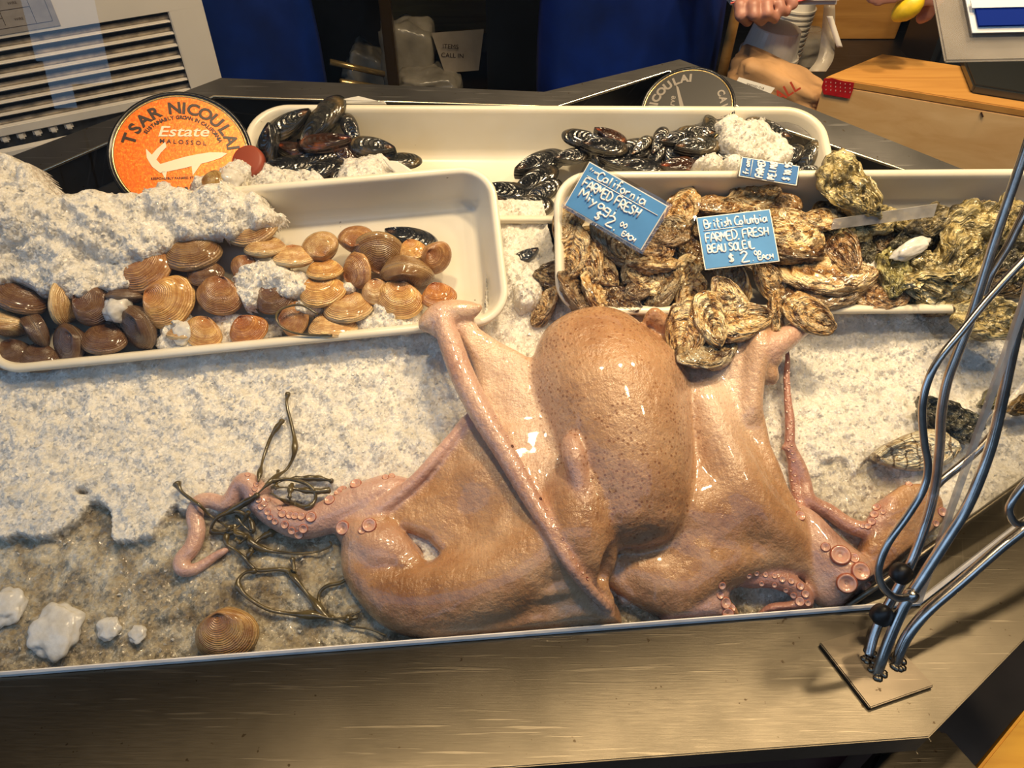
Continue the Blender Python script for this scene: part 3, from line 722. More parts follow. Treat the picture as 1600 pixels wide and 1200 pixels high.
# (u, v, length px, long-axis angle, normal, tone)
F = (0, .1, 1)
CL = [(302, 397, 92, 0, (0, .75, 1), 'big dark'), (230, 421, 92, 25, (-.2, .4, 1), 'brown'), (265, 471, 92, 55, (.1, .1, 1), 'yellow'), (178, 402, 58, 75, (-1, .1, .7), 'grey'),
      (344, 462, 74, -30, (.1, .2, 1), 'brown'), (97, 472, 76, 88, (-1, 0, -.05), 'tan'), (147, 475, 72, 60, (.2, .2, 1), 'dark brown'), (30, 468, 88, -35, (.4, .8, .45), 'dark brown'),
      (10, 510, 76, 8, (0, -.95, .35), 'tan'), (57, 518, 66, -50, (-.8, -.5, .6), 'dark'), (107, 538, 70, -70, (-.3, .0, 1), 'dark'), (164, 532, 72, -28, (.1, .8, .8), 'dark brown'),
      (214, 512, 80, -58, (-.4, -.3, .8), 'dark'), (62, 562, 66, -18, (.1, .7, .8), 'dark'), (20, 556, 66, 10, (0, .6, .8), 'dark'), (318, 520, 64, -35, (.1, .3, 1), 'yellow'),
      (75, 408, 46, 20, (0, .2, 1), 'purple'), (389, 516, 62, 20, (0, .3, 1), 'orange brown'), (196, 463, 60, -16, (0, 1, .12), 'dark'), (322, 428, 58, 0, (0, .5, .8), 'dark brown'),
      (394, 360, 82, 5, (-.1, .6, 1), 'striped'), (415, 389, 66, 8, (0, .9, .45), 'tan'), (385, 420, 52, -40, (.1, .1, 1), 'brown'), (458, 404, 68, -2, (0, .9, .5), 'pale'),
      (500, 386, 60, -165, (0, .2, 1), 'tan'), (556, 373, 60, 165, (-.1, .4, 1), 'brown'), (508, 424, 58, 6, (0, .85, .6), 'yellow'), (592, 394, 82, 165, (.1, -.5, .9), 'big dark'),
      (560, 422, 62, 110, (-.5, -.1, .8), 'brown'), (645, 392, 46, 15, (0, .5, .8), 'yellow'), (636, 430, 86, -6, (0, -1, .45), 'big dark'), (681, 402, 56, 40, (.4, -.3, .9), 'brown'),
      (686, 464, 58, 20, (.1, .5, .8), 'orange brown'), (625, 468, 78, -18, (0, .2, 1), 'yellow'), (590, 456, 50, -5, (0, .2, 1), 'pale'), (505, 457, 74, 14, (0, .6, .9), 'yellow'),
      (545, 483, 78, 6, (0, .8, .7), 'tan'), (521, 513, 78, 4, (0, .9, .55), 'pale'), (460, 498, 58, 80, (-.1, .1, 1), 'brown'), (430, 466, 62, 20, (0, .3, 1), 'dark brown'), (283, 522, 46, -22, (0, .9, .4), 'tan')]
labs = autolabel(CL, 4, lambda it, o, r: '%s clam, %s in %s of clam tray' % (it[5], o, r))
for i, (u, v, L, a, n, tone) in enumerate(CL):
    shell('clam', u, v, L, a, n, TC, -.012 if v < 480 else -.016, labs[i], 'clam', 'clam', 'brown clams heaped in the front left tray', TINT[tone], i)
shell('mussel', 642, 376, 88, -24, (0, .5, .8), TC, -.022, 'single black mussel among the clams at the tray right end', 'mussel', 'mussel')
shell('clam', 355, 991, 101, 2, (0, .12, 1), None, .020, 'lone yellowish brown clam on wet ice beside the front ledge', 'clam', 'clam', None, (1.0, .80, .48), 1)
shell('mussel', 819, 401, 52, -155, (-.1, .2, 1), None, .034, 'small black mussel lying alone on ice between the trays', 'mussel', 'mussel', None, (1.5, 1.6, 1.6))
RS = {'r': (3.2, 1.3, .7), 'b': (1, 1, 1), 'g': (2.2, 2.0, 1.5)}
MA = [(448, 196, 76, -152, F, 'g'), (506, 192, 86, 50, (-.3, .2, 1), 'g'), (550, 203, 50, 110, F, 'b'), (416, 234, 70, -112, (-.4, 0, 1), 'b'), (508, 224, 74, 178, (0, .7, 1), 'r'), (500, 248, 66, 22, (0, .3, 1), 'b'),
      (540, 246, 54, -55, F, 'r'), (462, 238, 58, -22, (0, .5, 1), 'r'), (582, 229, 66, 165, (0, .3, 1), 'g'), (628, 253, 54, -4, (0, .6, 1), 'g'), (452, 264, 78, 8, (0, .4, 1), 'b'), (532, 284, 56, 82, (.2, .2, 1), 'b'),
      (505, 268, 68, 28, (0, .4, 1), 'b'), (668, 277, 46, -24, (0, .9, .5), 'b'), (510, 298, 44, 24, (0, .5, 1), 'b'), (436, 300, 30, -60, (0, .4, 1), 'b')]
MBm = [(845, 257, 78, 22, (0, .4, 1), 'b'), (836, 286, 74, 35, (-.2, .4, 1), 'b'), (795, 306, 82, -14, (0, .4, 1), 'b'), (745, 328, 74, 8, (0, .4, 1), 'b'), (770, 318, 66, 150, (0, .3, 1), 'r'), (706, 332, 60, 0, (0, .4, 1), 'b'), (822, 326, 76, 4, (0, .3, 1), 'b'), (780, 334, 60, 10, (0, .6, 1), 'r'), (845, 305, 66, 30, F, 'b')]
MCm = [(912, 217, 60, 160, (0, .3, 1), 'b'), (893, 246, 50, 10, (0, .4, 1), 'b'), (953, 214, 48, -35, (0, .6, 1), 'r'), (945, 232, 66, -8, (0, .5, 1), 'b'), (936, 248, 46, 80, (.5, 0, .8), 'g'), (985, 238, 70, 14, (0, .4, 1), 'b'), (1002, 229, 38, 40, F, 'g'), (1030, 221, 44, 60, F, 'b'), (1062, 220, 62, 10, (0, .4, 1), 'b'),
       (1087, 209, 52, 172, (0, .3, 1), 'g'), (1108, 198, 44, 60, (.4, .2, .8), 'g'), (1090, 231, 66, 4, (0, .4, 1), 'g'), (1024, 248, 50, 62, (-.4, .2, .8), 'b'), (1048, 240, 56, -80, F, 'b'), (1112, 245, 56, 16, (0, .4, 1), 'b'), (1066, 262, 66, 4, (0, .5, 1), 'r'), (1004, 264, 66, -4, (0, .5, 1), 'b'), (968, 254, 64, -10, (0, .5, 1), 'b'), (1090, 254, 50, 30, F, 'b'),
       (1200, 204, 66, 150, (.1, .3, 1), 'g'), (1168, 203, 30, 170, F, 'g'), (1234, 247, 56, 42, (-.2, .4, 1), 'b'), (1262, 250, 56, 58, (-.5, .1, .8), 'g'), (1268, 270, 44, -10, (0, .4, 1), 'b'), (1140, 256, 66, 8, (0, .5, 1), 'b'), (1205, 260, 60, 10, (0, .4, 1), 'b')]
TW = {'r': 'rusty brown', 'b': 'black', 'g': 'dull grey black'}
for tab, where, gr, nr in ((MA, 'left mussel heap', 'mussels heaped at the back tray left end', 3), (MBm, 'mussel heap between front trays', 'mussels in the middle of the back tray', 2), (MCm, 'right mussel heap', 'mussels heaped at the back tray right end', 4)):
    labs = autolabel(tab, nr, lambda it, o, r: '%s mussel, %s in %s of %s' % (TW[it[5]], o, r, where))
    for i, (u, v, L, a, n, c) in enumerate(tab):
        dz = -.024 + (0.012 if v < 235 else 0) - (.012 if L < 50 and tab is MA else 0) - (.012 if tab is MBm else 0)
        shell('mussel', u, v, L * 1.18, a, n, TB, dz, labs[i], 'mussel', 'mussel', gr, RS[c], i)
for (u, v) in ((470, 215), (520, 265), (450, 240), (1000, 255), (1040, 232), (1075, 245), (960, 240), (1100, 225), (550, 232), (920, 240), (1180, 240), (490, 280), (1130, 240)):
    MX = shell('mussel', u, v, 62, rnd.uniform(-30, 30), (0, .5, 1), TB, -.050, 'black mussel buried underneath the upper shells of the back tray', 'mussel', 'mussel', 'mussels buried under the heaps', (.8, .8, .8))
OA = [(887, 347, 72, 70, (-.2, .2, 1), 'tan'), (895, 398, 84, 78, (-.6, 0, 1), 'tan'), (918, 405, 84, 112, (-.5, .1, .8), 'tan'), (940, 418, 70, 130, (.3, .2, 1), 'tan'), (958, 380, 84, 132, (.4, .2, 1), 'grey'), (1024, 388, 60, 10, (0, .2, 1), 'brown'),
      (1020, 410, 80, 4, (0, .9, .5), 'tan'), (987, 420, 48, 60, F, 'grey'), (1012, 437, 70, -20, (0, .2, 1), 'pale'), (905, 462, 90, 128, (.7, .5, .6), 'dark brown'), (936, 464, 82, 122, (.7, .4, .6), 'tan'), (972, 470, 66, 150, (0, .3, 1), 'dark brown'),
      (1068, 425, 62, 50, (0, .2, 1), 'pale'), (1078, 462, 74, 75, (0, .1, 1), 'tan'), (1062, 330, 76, 55, (-.3, .2, 1), 'tan'), (1050, 355, 56, 10, F, 'grey'), (1042, 366, 70, 5, (0, .4, 1), 'dark brown'), (1000, 450, 60, 40, (0, .3, 1), 'dark brown'), (1036, 452, 76, 56, (-.8, .5, .45), 'grey')]
OB = [(1122, 320, 72, 8, (0, .7, .7), 'brown'), (1180, 306, 78, 190, (0, .4, 1), 'tan'), (1222, 318, 60, -10, (0, .3, 1), 'brown'), (1160, 328, 70, -20, F, 'pale'), (1210, 336, 84, -25, (.1, .5, 1), 'pale'), (1250, 350, 70, -40, (.1, .4, 1), 'pale'), (1238, 368, 96, -14, (0, .4, 1), 'pale'), (1240, 395, 86, -12, (0, .9, .4), 'dark brown'),
      (1284, 343, 62, 2, (0, .5, 1), 'pale'), (1312, 390, 92, 118, (-.5, .4, .8), 'brown'), (1292, 428, 136, 168, (0, .75, .8), 'tan'), (1278, 455, 120, 175, (0, .5, .8), 'dark brown'), (1378, 465, 76, 172, (0, .4, 1), 'brown'), (1206, 442, 72, -50, (.1, .1, 1), 'tan'), (1141, 448, 94, -86, (0, .1, 1), 'pale'), (1180, 320, 60, 30, F, 'dark brown'), (1330, 440, 60, 60, F, 'dark brown')]
OTi = {'tan': (.92, .78, .60), 'grey': (.55, .51, .46), 'brown': (.62, .48, .36), 'pale': (1.12, 1.02, .84), 'dark brown': (.33, .26, .20), 'green': (.75, .76, .48), 'dark': (.22, .22, .20), 'olive': (.95, .88, .66), 'cream': (1.3, 1.25, 1.1)}
for tab, where, gr, nr in ((OA, 'heap left of price sign', 'small oysters at the oyster tray left end', 4), (OB, 'the oyster tray middle', 'small oysters in the middle of the oyster tray', 3)):
    labs = autolabel(tab, nr, lambda it, o, r: '%s oyster, %s in %s of %s' % (it[5], o, r, where))
    for i, (u, v, L, a, n, c) in enumerate(tab):
        shell('oyster', u, v, L * 1.1, a, n, TR, -.006 if v > 340 else -.018, labs[i], 'oyster', 'oyster', gr, OTi[c], i)
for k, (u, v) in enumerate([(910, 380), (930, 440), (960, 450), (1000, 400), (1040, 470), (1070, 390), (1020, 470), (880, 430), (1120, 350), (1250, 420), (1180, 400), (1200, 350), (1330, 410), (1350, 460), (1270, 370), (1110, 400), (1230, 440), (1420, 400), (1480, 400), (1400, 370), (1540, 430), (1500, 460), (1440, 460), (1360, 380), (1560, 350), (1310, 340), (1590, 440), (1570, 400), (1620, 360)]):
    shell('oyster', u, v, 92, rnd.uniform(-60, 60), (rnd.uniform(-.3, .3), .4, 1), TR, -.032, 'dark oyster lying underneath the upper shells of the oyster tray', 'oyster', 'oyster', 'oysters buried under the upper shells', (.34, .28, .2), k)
PO = [(1330, 291, 120, 128, (-.1, .1, 1), 'olive', .010, 'rough olive oyster perched on the oyster tray back rim'),
      (1393, 428, 86, 92, (0, .2, 1), 'green', -.006, 'greenish pointed oyster standing up in the tray middle'),
      (1472, 452, 122, -8, (0, -.5, .8), 'cream', -.006, 'large pale cupped oyster at the tray front right of the green one'),
      (1455, 412, 74, -10, (0, .6, .8), 'olive', -.002, 'small curled olive oyster above the large pale cupped one'),
      (1515, 382, 150, 62, (.1, .1, 1), 'olive', .000, 'biggest rough barnacled oyster at the right end of the tray'),
      (1452, 345, 84, 35, (0, .3, 1), 'grey', -.004, 'grey jagged oyster behind the clear plastic edge'),
      (1372, 344, 70, 10, F, 'olive', -.012, 'rough oyster behind the clear strip, below the tray back wall'),
      (1330, 362, 74, 5, F, 'olive', -.014, 'olive oyster half hidden under the clear strip left end'),
      (1415, 350, 60, -20, F, 'olive', -.014, 'yellowish oyster behind the clear strip middle'),
      (1425, 375, 78, 30, (0, .4, 1), 'dark', -.012, 'dark wet oyster above the curved ice piece'),
      (1345, 395, 66, 80, F, 'dark', -.020, 'dark oyster right of the brown upright one'),
      (1575, 345, 84, 70, F, 'olive', -.006, 'rough oyster behind the rods at the far right'),
      (1580, 398, 90, 80, F, 'dark', -.014, 'black oyster behind the rods at the far right'),
      (1570, 440, 80, 20, F, 'dark brown', -.014, 'brown oyster low behind the crossing rods'),
      (1630, 400, 110, 40, F, 'olive', -.01, 'rough oyster cut by the right picture edge')]
for i, (u, v, L, a, n, c, dz, lb) in enumerate(PO):
    shell('rough', u, v, L * 1.08, a, n, TR, dz, lb, 'rough_oyster', 'oyster', 'large rough oysters at the oyster tray right end', OTi[c], i)
shell('rough', 1548, 500, 126, 168, (0, .2, 1), None, .075, 'greenish rough oyster hanging over the tray front rim, behind rods', 'rough_oyster', 'oyster', None, OTi['olive'], 2)
shell('rough', 1484, 655, 112, -28, (0, .2, 1), None, .032, 'dark wet rough oyster on ice above the banded pale one', 'rough_oyster', 'oyster', None, (.16, .17, .17), 3)
shell('rough', 1552, 622, 56, 40, (0, .1, 1), None, .034, 'small grey barnacled oyster on ice at the right', 'rough_oyster', 'oyster', None, (.55, .58, .5), 1)
shell('rough', 1602, 634, 60, 20, (0, .1, 1), None, .034, 'small brown oyster on ice cut by the right picture edge', 'rough_oyster', 'oyster', None, (.6, .42, .2), 0)
shell('scal', 1432, 706, 136, 8, (0, .05, 1), None, .026, 'pale banded oyster with dark cross stripes lying on ice', 'banded_oyster', 'oyster', None, (1, 1, 1), 0)
shell('oyster', 850, 478, 74, 62, (-.7, .3, .6), None, .034, 'curved striped oyster edge sticking out of ice between trays', 'oyster', 'oyster', None, (.9, .75, .6), 2)
# ------------------------------------------------------------------ octopus (implicit surface meshed with openvdb)
VX = 0.0024
oa0, oa1, ob0, ob1, oh0, oh1 = -.52, .62, -.03, .50, -.024, .20
NA, NB, NH = int((oa1 - oa0) / VX), int((ob1 - ob0) / VX), int((oh1 - oh0) / VX)
gx = (oa0 + np.arange(NA) * VX).astype(np.float32); gy = (ob0 + np.arange(NB) * VX).astype(np.float32); gz = (oh0 + np.arange(NH) * VX).astype(np.float32)
FLD = np.full((NA, NB, NH), 0.03, np.float32)
def smin(a, b, k):
    h = np.clip(0.5 + 0.5 * (b - a) / k, 0, 1); return b * (1 - h) + a * h - k * h * (1 - h)
def sub(lo, hi):
    i0 = [max(0, int((l - o) / VX)) for l, o in zip(lo, (oa0, ob0, oh0))]; i1 = [min(n, int((h - o) / VX) + 2) for h, o, n in zip(hi, (oa0, ob0, oh0), (NA, NB, NH))]
    return tuple(slice(a, max(a, b)) for a, b in zip(i0, i1))
def cone(p, q, r1, r2, k, op='add', zs=1.0):
    """rounded cone between p and q (frame coordinates), zs < 1 flattens along the normal"""
    m = max(r1, r2) + 0.03
    s = sub([min(a, b) - m for a, b in zip(p, q)], [max(a, b) + m for a, b in zip(p, q)])
    X, Y, Z = np.meshgrid(gx[s[0]], gy[s[1]], gz[s[2]], indexing='ij')
    pa = np.stack([X - p[0], Y - p[1], (Z - p[2]) / zs]); ba = np.array([q[0] - p[0], q[1] - p[1], (q[2] - p[2]) / zs])
    t = np.clip(np.tensordot(ba, pa, 1) / (ba @ ba + 1e-12), 0, 1)
    d = (np.sqrt(((pa - ba[:, None, None, None] * t) ** 2).sum(0)) - (r1 + (r2 - r1) * t)) * (zs if zs < 1 else 1)
    f = FLD[s]
    FLD[s] = smin(f, d, k) if op == 'add' else -smin(-f, d, k)
def chain(pts, k=.006, op='add', zs=1.0, sm=4, off=0.0):
    """pts: (u, v, h, radius px)"""
    P3 = []
    for u, v, h, r in pts:
        w = P(u, v, h); q = fr(w); P3.append((q.x, q.y, q.z, r * pxm(w)))
    xyz = smooth_path([p[:3] for p in P3], sm); rr = np.interp(np.linspace(0, len(P3) - 1, len(xyz)), range(len(P3)), [p[3] for p in P3])
    for i in range(len(xyz) - 1): cone(xyz[i], xyz[i + 1], rr[i], rr[i + 1], k, op, zs)
    return np.array([(*a, b) for a, b in zip(xyz, rr)])
def poly2(pts, h):
    return np.array([tuple(Pf(p[0], p[1], p[2] if len(p) > 2 else h))[:2] for p in pts])
def sdpoly(X, Y, pg):
    d = np.full(X.shape, 9.0); ins = np.zeros(X.shape, bool); n = len(pg)
    for i in range(n):
        ax, ay = pg[i]; bx, by = pg[(i + 1) % n]; ex, ey = bx - ax, by - ay
        t = np.clip(((X - ax) * ex + (Y - ay) * ey) / (ex * ex + ey * ey + 1e-12), 0, 1)
        d = np.minimum(d, np.hypot(X - ax - t * ex, Y - ay - t * ey))
        c = ((ay > Y) != (by > Y)) & (X < ex * (Y - ay) / (ey + 1e-12) + ax); ins ^= c
    return np.where(ins, -d, d)
def sheet(outline, ctrl, h=.02, r=.010, sig=.030, k=.006, wr=0.0, base=-.03):
    pg = poly2(outline, h); lo = pg.min(0) - .03; hi = pg.max(0) + .03
    s = sub((lo[0], lo[1], oh0), (hi[0], hi[1], oh1)); X, Y = np.meshgrid(gx[s[0]], gy[s[1]], indexing='ij')
    sd = sdpoly(X + fbm(X, Y, 25, 2, 4) * .003, Y, pg)
    num = 0; den = 1e-9; gn = 0; gd = 1e-30
    for u, v, hh in ctrl:
        q = Pf(u, v, hh); d2 = (X - q.x) ** 2 + (Y - q.y) ** 2; w = np.exp(-d2 / (2 * sig * sig)) / (d2 + 1e-4) ** .5
        w2 = 1 / (d2 + 1e-4) ** 2 * 1e-12
        num = num + (w + w2) * hh; den = den + w + w2
    c = num / den
    c = c + wr * fbm(X, Y, 22, 3, 8)
    q1 = sd + r                                       # rounded extrusion
    Z = gz[s[2]][None, None, :]
    top = Z - (c[..., None] - r); bot = base - Z
    q2 = np.maximum(top, bot)
    q1 = np.broadcast_to(q1[..., None], q2.shape)
    d = np.sqrt(np.maximum(q1, 0) ** 2 + np.maximum(q2, 0) ** 2) + np.minimum(np.maximum(q1, q2), 0) - r
    FLD[s] = smin(FLD[s], d.astype(np.float32), k)

left_web = [(735, 484, .075), (752, 512, .07), (800, 545, .06), (835, 562, .06), (880, 660, .05), (960, 760, .05), (1000, 830, .04), (962, 868, .03), (938, 905, .02), (957, 940, .012), (962, 975, .008), (958, 990, .008),
            (900, 1012, .0), (700, 1012, .0), (640, 990, .0), (598, 966, .005), (566, 930, .01), (546, 895, .012), (560, 850, .015), (600, 880, .015), (655, 902, .015), (682, 885, .015), (692, 868, .015), (672, 848, .015), (630, 832, .015), (596, 818, .015), (572, 806, .02), (610, 782, .025), (650, 748, .03), (690, 700, .035),
            (722, 655, .04), (742, 640, .045), (745, 600, .05), (738, 570, .055), (722, 535, .065), (706, 508, .07), (690, 495, .075), (700, 482, .078)]
left_ctrl = [(715, 492, .083), (745, 510, .078), (765, 540, .068), (800, 570, .066), (830, 600, .066), (755, 600, .058), (760, 660, .056), (735, 665, .050), (700, 705, .045), (650, 760, .036), (610, 795, .030), (800, 680, .064), (870, 690, .068), (760, 750, .060), (700, 770, .046),
             (660, 800, .032), (720, 815, .040), (690, 860, .030), (800, 820, .062), (860, 760, .070), (880, 830, .078), (930, 830, .085), (905, 890, .070), (930, 930, .048), (950, 965, .030), (760, 880, .056), (700, 905, .050), (640, 930, .040), (590, 920, .028), (570, 890, .022), (620, 965, .026), (700, 975, .026), (780, 965, .030), (850, 935, .046), (860, 985, .032), (960, 850, .05)]
sheet(left_web, left_ctrl, wr=.004)
right_web = [(1000, 560, .06), (1005, 498, .06), (1030, 492, .065), (1050, 500, .07), (1180, 500, .075), (1212, 530, .07), (1205, 565, .06), (1186, 590, .055), (1186, 640, .045), (1200, 700, .035), (1226, 760, .03), (1258, 820, .02), (1270, 862, .015), (1268, 900, .01), (1215, 893, .012), (1165, 893, .012), (1130, 912, .012),
             (1092, 935, .01), (1066, 975, .005), (1030, 962, .005), (985, 942, .01), (945, 912, .015), (930, 900, .02), (950, 870, .03), (1000, 830, .03)]
right_ctrl = [(1020, 500, .075), (1010, 560, .06), (1100, 540, .072), (1150, 540, .076), (1195, 540, .078), (1175, 590, .068), (1120, 600, .060), (1170, 640, .062), (1100, 660, .056), (1150, 680, .052), (1080, 720, .050), (1180, 710, .052), (1110, 720, .062), (1140, 760, .066), (1200, 770, .050), (1090, 790, .066), (1160, 810, .064), (1235, 810, .040), (1100, 850, .058),
              (1030, 860, .040), (1060, 880, .050), (990, 880, .036), (950, 900, .028), (990, 930, .026), (1050, 940, .030), (1080, 920, .032), (1130, 880, .040), (1180, 870, .040), (1230, 880, .030), (1255, 860, .028)]
sheet(right_web, right_ctrl, wr=.003)
# bulging folds of the web
chain([(1092, 612, .050, 20), (1130, 700, .048, 24), (1170, 790, .040, 30), (1230, 850, .022, 26)], .02)
chain([(860, 850, .040, 44), (800, 900, .03, 46), (720, 930, .018, 46), (640, 935, .008, 40), (590, 905, .008, 28)], .02)
chain([(1000, 890, .02, 26), (1060, 915, .014, 36), (1110, 880, .014, 40), (1190, 862, .012, 34), (1240, 868, .010, 26)], .014)
chain([(895, 950, .02, 34), (935, 972, .006, 34), (860, 985, .006, 34), (800, 995, .002, 30)], .006)
chain([(735, 990, .006, 16), (775, 972, .014, 20), (815, 970, .016, 18), (830, 985, .01, 14)], .003)
chain([(832, 930, .045, 8), (880, 920, .050, 9), (930, 925, .036, 9)], .006)
# mantle
m1 = chain([(935, 556, .060, 78), (955, 610, .062, 98), (972, 680, .060, 94), (984, 745, .056, 82), (990, 785, .050, 66)], .012, zs=.82)
chain([(905, 560, .056, 66), (893, 610, .05, 52)], .014)
chain([(1010, 585, .05, 58), (1022, 660, .05, 48), (1025, 740, .05, 46)], .012)
chain([(975, 798, .070, 34), (985, 815, .060, 28)], .010)
chain([(1028, 800, .064, 30), (1024, 822, .050, 22)], .008)
chain([(905, 770, .062, 40), (905, 830, .060, 46), (915, 880, .045, 34)], .016)
# siphon
sip = chain([(893, 690, .094, 14), (897, 712, .096, 17), (903, 742, .094, 14), (912, 785, .088, 8)], .004)
# creases
chain([(1012, 838, .075, 4), (985, 852, .074, 6), (955, 872, .070, 6), (938, 902, .05, 6)], .012, 'cut')
chain([(1010, 842, .082, 2), (1008, 822, .094, 2), (1004, 806, .104, 1.5)], .012, 'cut')
# arms
armA = chain([(688, 494, .082, 15), (702, 530, .080, 18), (722, 585, .078, 19), (752, 645, .076, 19), (788, 705, .077, 17), (825, 770, .078, 15), (862, 832, .082, 12), (895, 888, .080, 10), (925, 925, .062, 9), (950, 952, .04, 7)], .0025)
chain([(664, 508, .076, 9), (676, 500, .078, 14), (690, 490, .080, 16), (715, 486, .080, 15), (740, 484, .080, 9)], .006)
chain([(738, 490, .08, 6), (748, 480, .086, 6)], .003); chain([(676, 512, .075, 9), (690, 520, .075, 10)], .004)
armCedge = chain([(742, 642, .052, 6), (722, 668, .048, 8), (690, 704, .045, 9), (655, 744, .040, 9), (620, 775, .034, 10), (585, 800, .028, 12), (560, 812, .022, 12)], .003)
armC = chain([(640, 762, .018, 12), (605, 768, .016, 26), (570, 782, .016, 29), (535, 798, .015, 28), (500, 812, .015, 25), (468, 818, .015, 23), (438, 806, .016, 22), (412, 788, .018, 20), (396, 765, .022, 18), (384, 753, .026, 14), (372, 760, .024, 11), (362, 780, .018, 12), (348, 788, .016, 11),
              (330, 782, .015, 11), (312, 786, .015, 12), (304, 805, .013, 12), (308, 830, .012, 12), (300, 856, .012, 12), (284, 874, .012, 11), (284, 889, .012, 10), (300, 891, .011, 8), (318, 882, .010, 7), (338, 868, .010, 6), (356, 858, .010, 4)], .003)
armD = chain([(655, 885, .010, 12), (630, 875, .014, 28), (600, 862, .016, 40), (575, 845, .014, 36), (560, 828, .012, 26), (548, 824, .012, 22)], .006)
chain([(562, 870, .010, 26), (580, 900, .010, 30), (610, 915, .01, 26)], .010)
for (u, v, r) in ((598, 812, 12), (612, 826, 12), (624, 843, 12), (634, 859, 12), (648, 872, 11), (660, 882, 8)): chain([(u, v, .028, r), (u - 18, v + 10, .034, r)], .004, sm=1)
armE = chain([(1240, 800, .018, 12), (1262, 820, .018, 20), (1285, 858, .018, 30), (1312, 893, .016, 40), (1325, 905, .014, 38), (1305, 915, .012, 32)], .006)
chain([(1272, 880, .012, 24), (1290, 920, .008, 26), (1320, 932, .006, 18)], .006)
fanF = [(1350, 925), (1332, 890), (1350, 850), (1364, 812), (1376, 780), (1402, 762), (1436, 760), (1466, 782), (1474, 812), (1452, 848), (1416, 884), (1380, 918)]
sheet(fanF, [(1360, 880, .022), (1390, 850, .034), (1400, 800, .038), (1430, 780, .034), (1460, 820, .028), (1370, 830, .030), (1430, 850, .026), (1380, 900, .018)], .015, .008, .02, .004)
armFt = chain([(1385, 790, .024, 12), (1370, 812, .022, 13), (1358, 828, .018, 13), (1340, 826, .014, 12), (1318, 816, .012, 12), (1296, 800, .012, 12), (1275, 790, .012, 12), (1262, 778, .015, 11), (1258, 752, .017, 9), (1250, 726, .022, 8), (1240, 706, .026, 7), (1236, 696, .028, 6)], .002)
armH = chain([(1255, 802, .014, 8), (1246, 780, .014, 8), (1240, 750, .016, 7), (1237, 720, .022, 7), (1234, 695, .027, 8), (1234, 660, .030, 8), (1231, 625, .033, 6), (1229, 590, .036, 5), (1231, 560, .040, 4), (1229, 545, .044, 3)], .002)
chain([(1236, 700, .027, 5), (1224, 699, .027, 4)], .003)
armG = chain([(1168, 905, .014, 14), (1195, 904, .020, 13), (1222, 908, .020, 14), (1245, 920, .018, 14), (1256, 940, .014, 14), (1240, 955, .012, 14), (1210, 962, .010, 18), (1190, 985, .004, 20)], .003)
armI = chain([(1060, 975, .006, 26), (1090, 952, .010, 28), (1112, 935, .014, 22), (1126, 920, .014, 12), (1128, 910, .014, 8)], .004)
chain([(1125, 950, .010, 18), (1140, 960, .008, 14)], .003)
# arm stubs beneath the oysters
armJ = chain([(1180, 560, .055, 16), (1196, 548, .070, 20), (1222, 532, .072, 17), (1248, 514, .070, 13), (1268, 500, .068, 10)], .006)
chain([(1196, 575, .062, 15), (1203, 590, .056, 13)], .004); chain([(1190, 560, .068, 12), (1212, 562, .068, 10)], .004)
chain([(1012, 500, .080, 7), (1022, 488, .088, 6), (1030, 500, .078, 12), (1048, 512, .07, 14)], .004)
chain([(1184, 500, .078, 12), (1184, 540, .076, 13), (1178, 590, .066, 12), (1172, 650, .055, 10)], .010)

# nothing passes the inner faces of the bin wall
Xg, Yg, Zg = np.meshgrid(gx, gy, gz, indexing='ij')
for a_, b_ in ((iL, iC), (iC, iM)):
    n_ = V((0, 0, 1)).cross(b_ - a_).normalized(); o_ = O0 - a_
    FLD = np.maximum(FLD, -(Xg * BA.dot(n_) + Yg * BB.dot(n_) + Zg * BN.dot(n_) + o_.dot(n_) - .0035)).astype(np.float32)
del Xg, Yg, Zg
def vdb_mesh(F):
    g = openvdb.FloatGrid(background=0.03); g.copyFromArray(F); g.transform = openvdb.createLinearTransform(voxelSize=1.0)
    pts, tri, quad = g.convertToPolygons(isovalue=0.0, adaptivity=0.0)
    return pts, np.asarray(quad)
pts, quad = vdb_mesh(FLD)
A_ = oa0 + pts[:, 0] * VX; B_ = ob0 + pts[:, 1] * VX; H_ = oh0 + pts[:, 2] * VX
Wp = np.array(O0)[None] + A_[:, None] * np.array(BA) + B_[:, None] * np.array(BB) + H_[:, None] * np.array(BN)
ome = bpy.data.meshes.new('octopus_body'); ome.from_pydata(Wp.tolist(), [], quad[:, ::-1].tolist()); ome.update()
bm = bmesh.new(); bm.from_mesh(ome)
for _ in range(3): bmesh.ops.smooth_vert(bm, verts=bm.verts, factor=.5, use_axis_x=True, use_axis_y=True, use_axis_z=True)
bmesh.ops.recalc_face_normals(bm, faces=bm.faces)
bm.to_mesh(ome); bm.free()
ome.polygons.foreach_set('use_smooth', [True] * len(ome.polygons))
nv = len(ome.vertices); co_ = np.zeros(nv * 3, np.float32); ome.vertices.foreach_get('co', co_); co_ = co_.reshape(-1, 3) - np.array(O0, np.float32)
FA = np.stack([co_ @ np.array(BA), co_ @ np.array(BB), co_ @ np.array(BN)], 1)
def near(ch, soft):
    d = np.full(nv, 9.0)
    for i in range(len(ch) - 1):
        p, q = ch[i, :3], ch[i + 1, :3]; ba = q - p; pa = FA - p; t = np.clip(pa @ ba / (ba @ ba + 1e-12), 0, 1)
        d = np.minimum(d, np.linalg.norm(pa - t[:, None] * ba, axis=1) - (ch[i, 3] + (ch[i + 1, 3] - ch[i, 3]) * t))
    return 1 - np.clip(d / soft, 0, 1)
mant = near(m1, .035)
pink = np.zeros(nv)
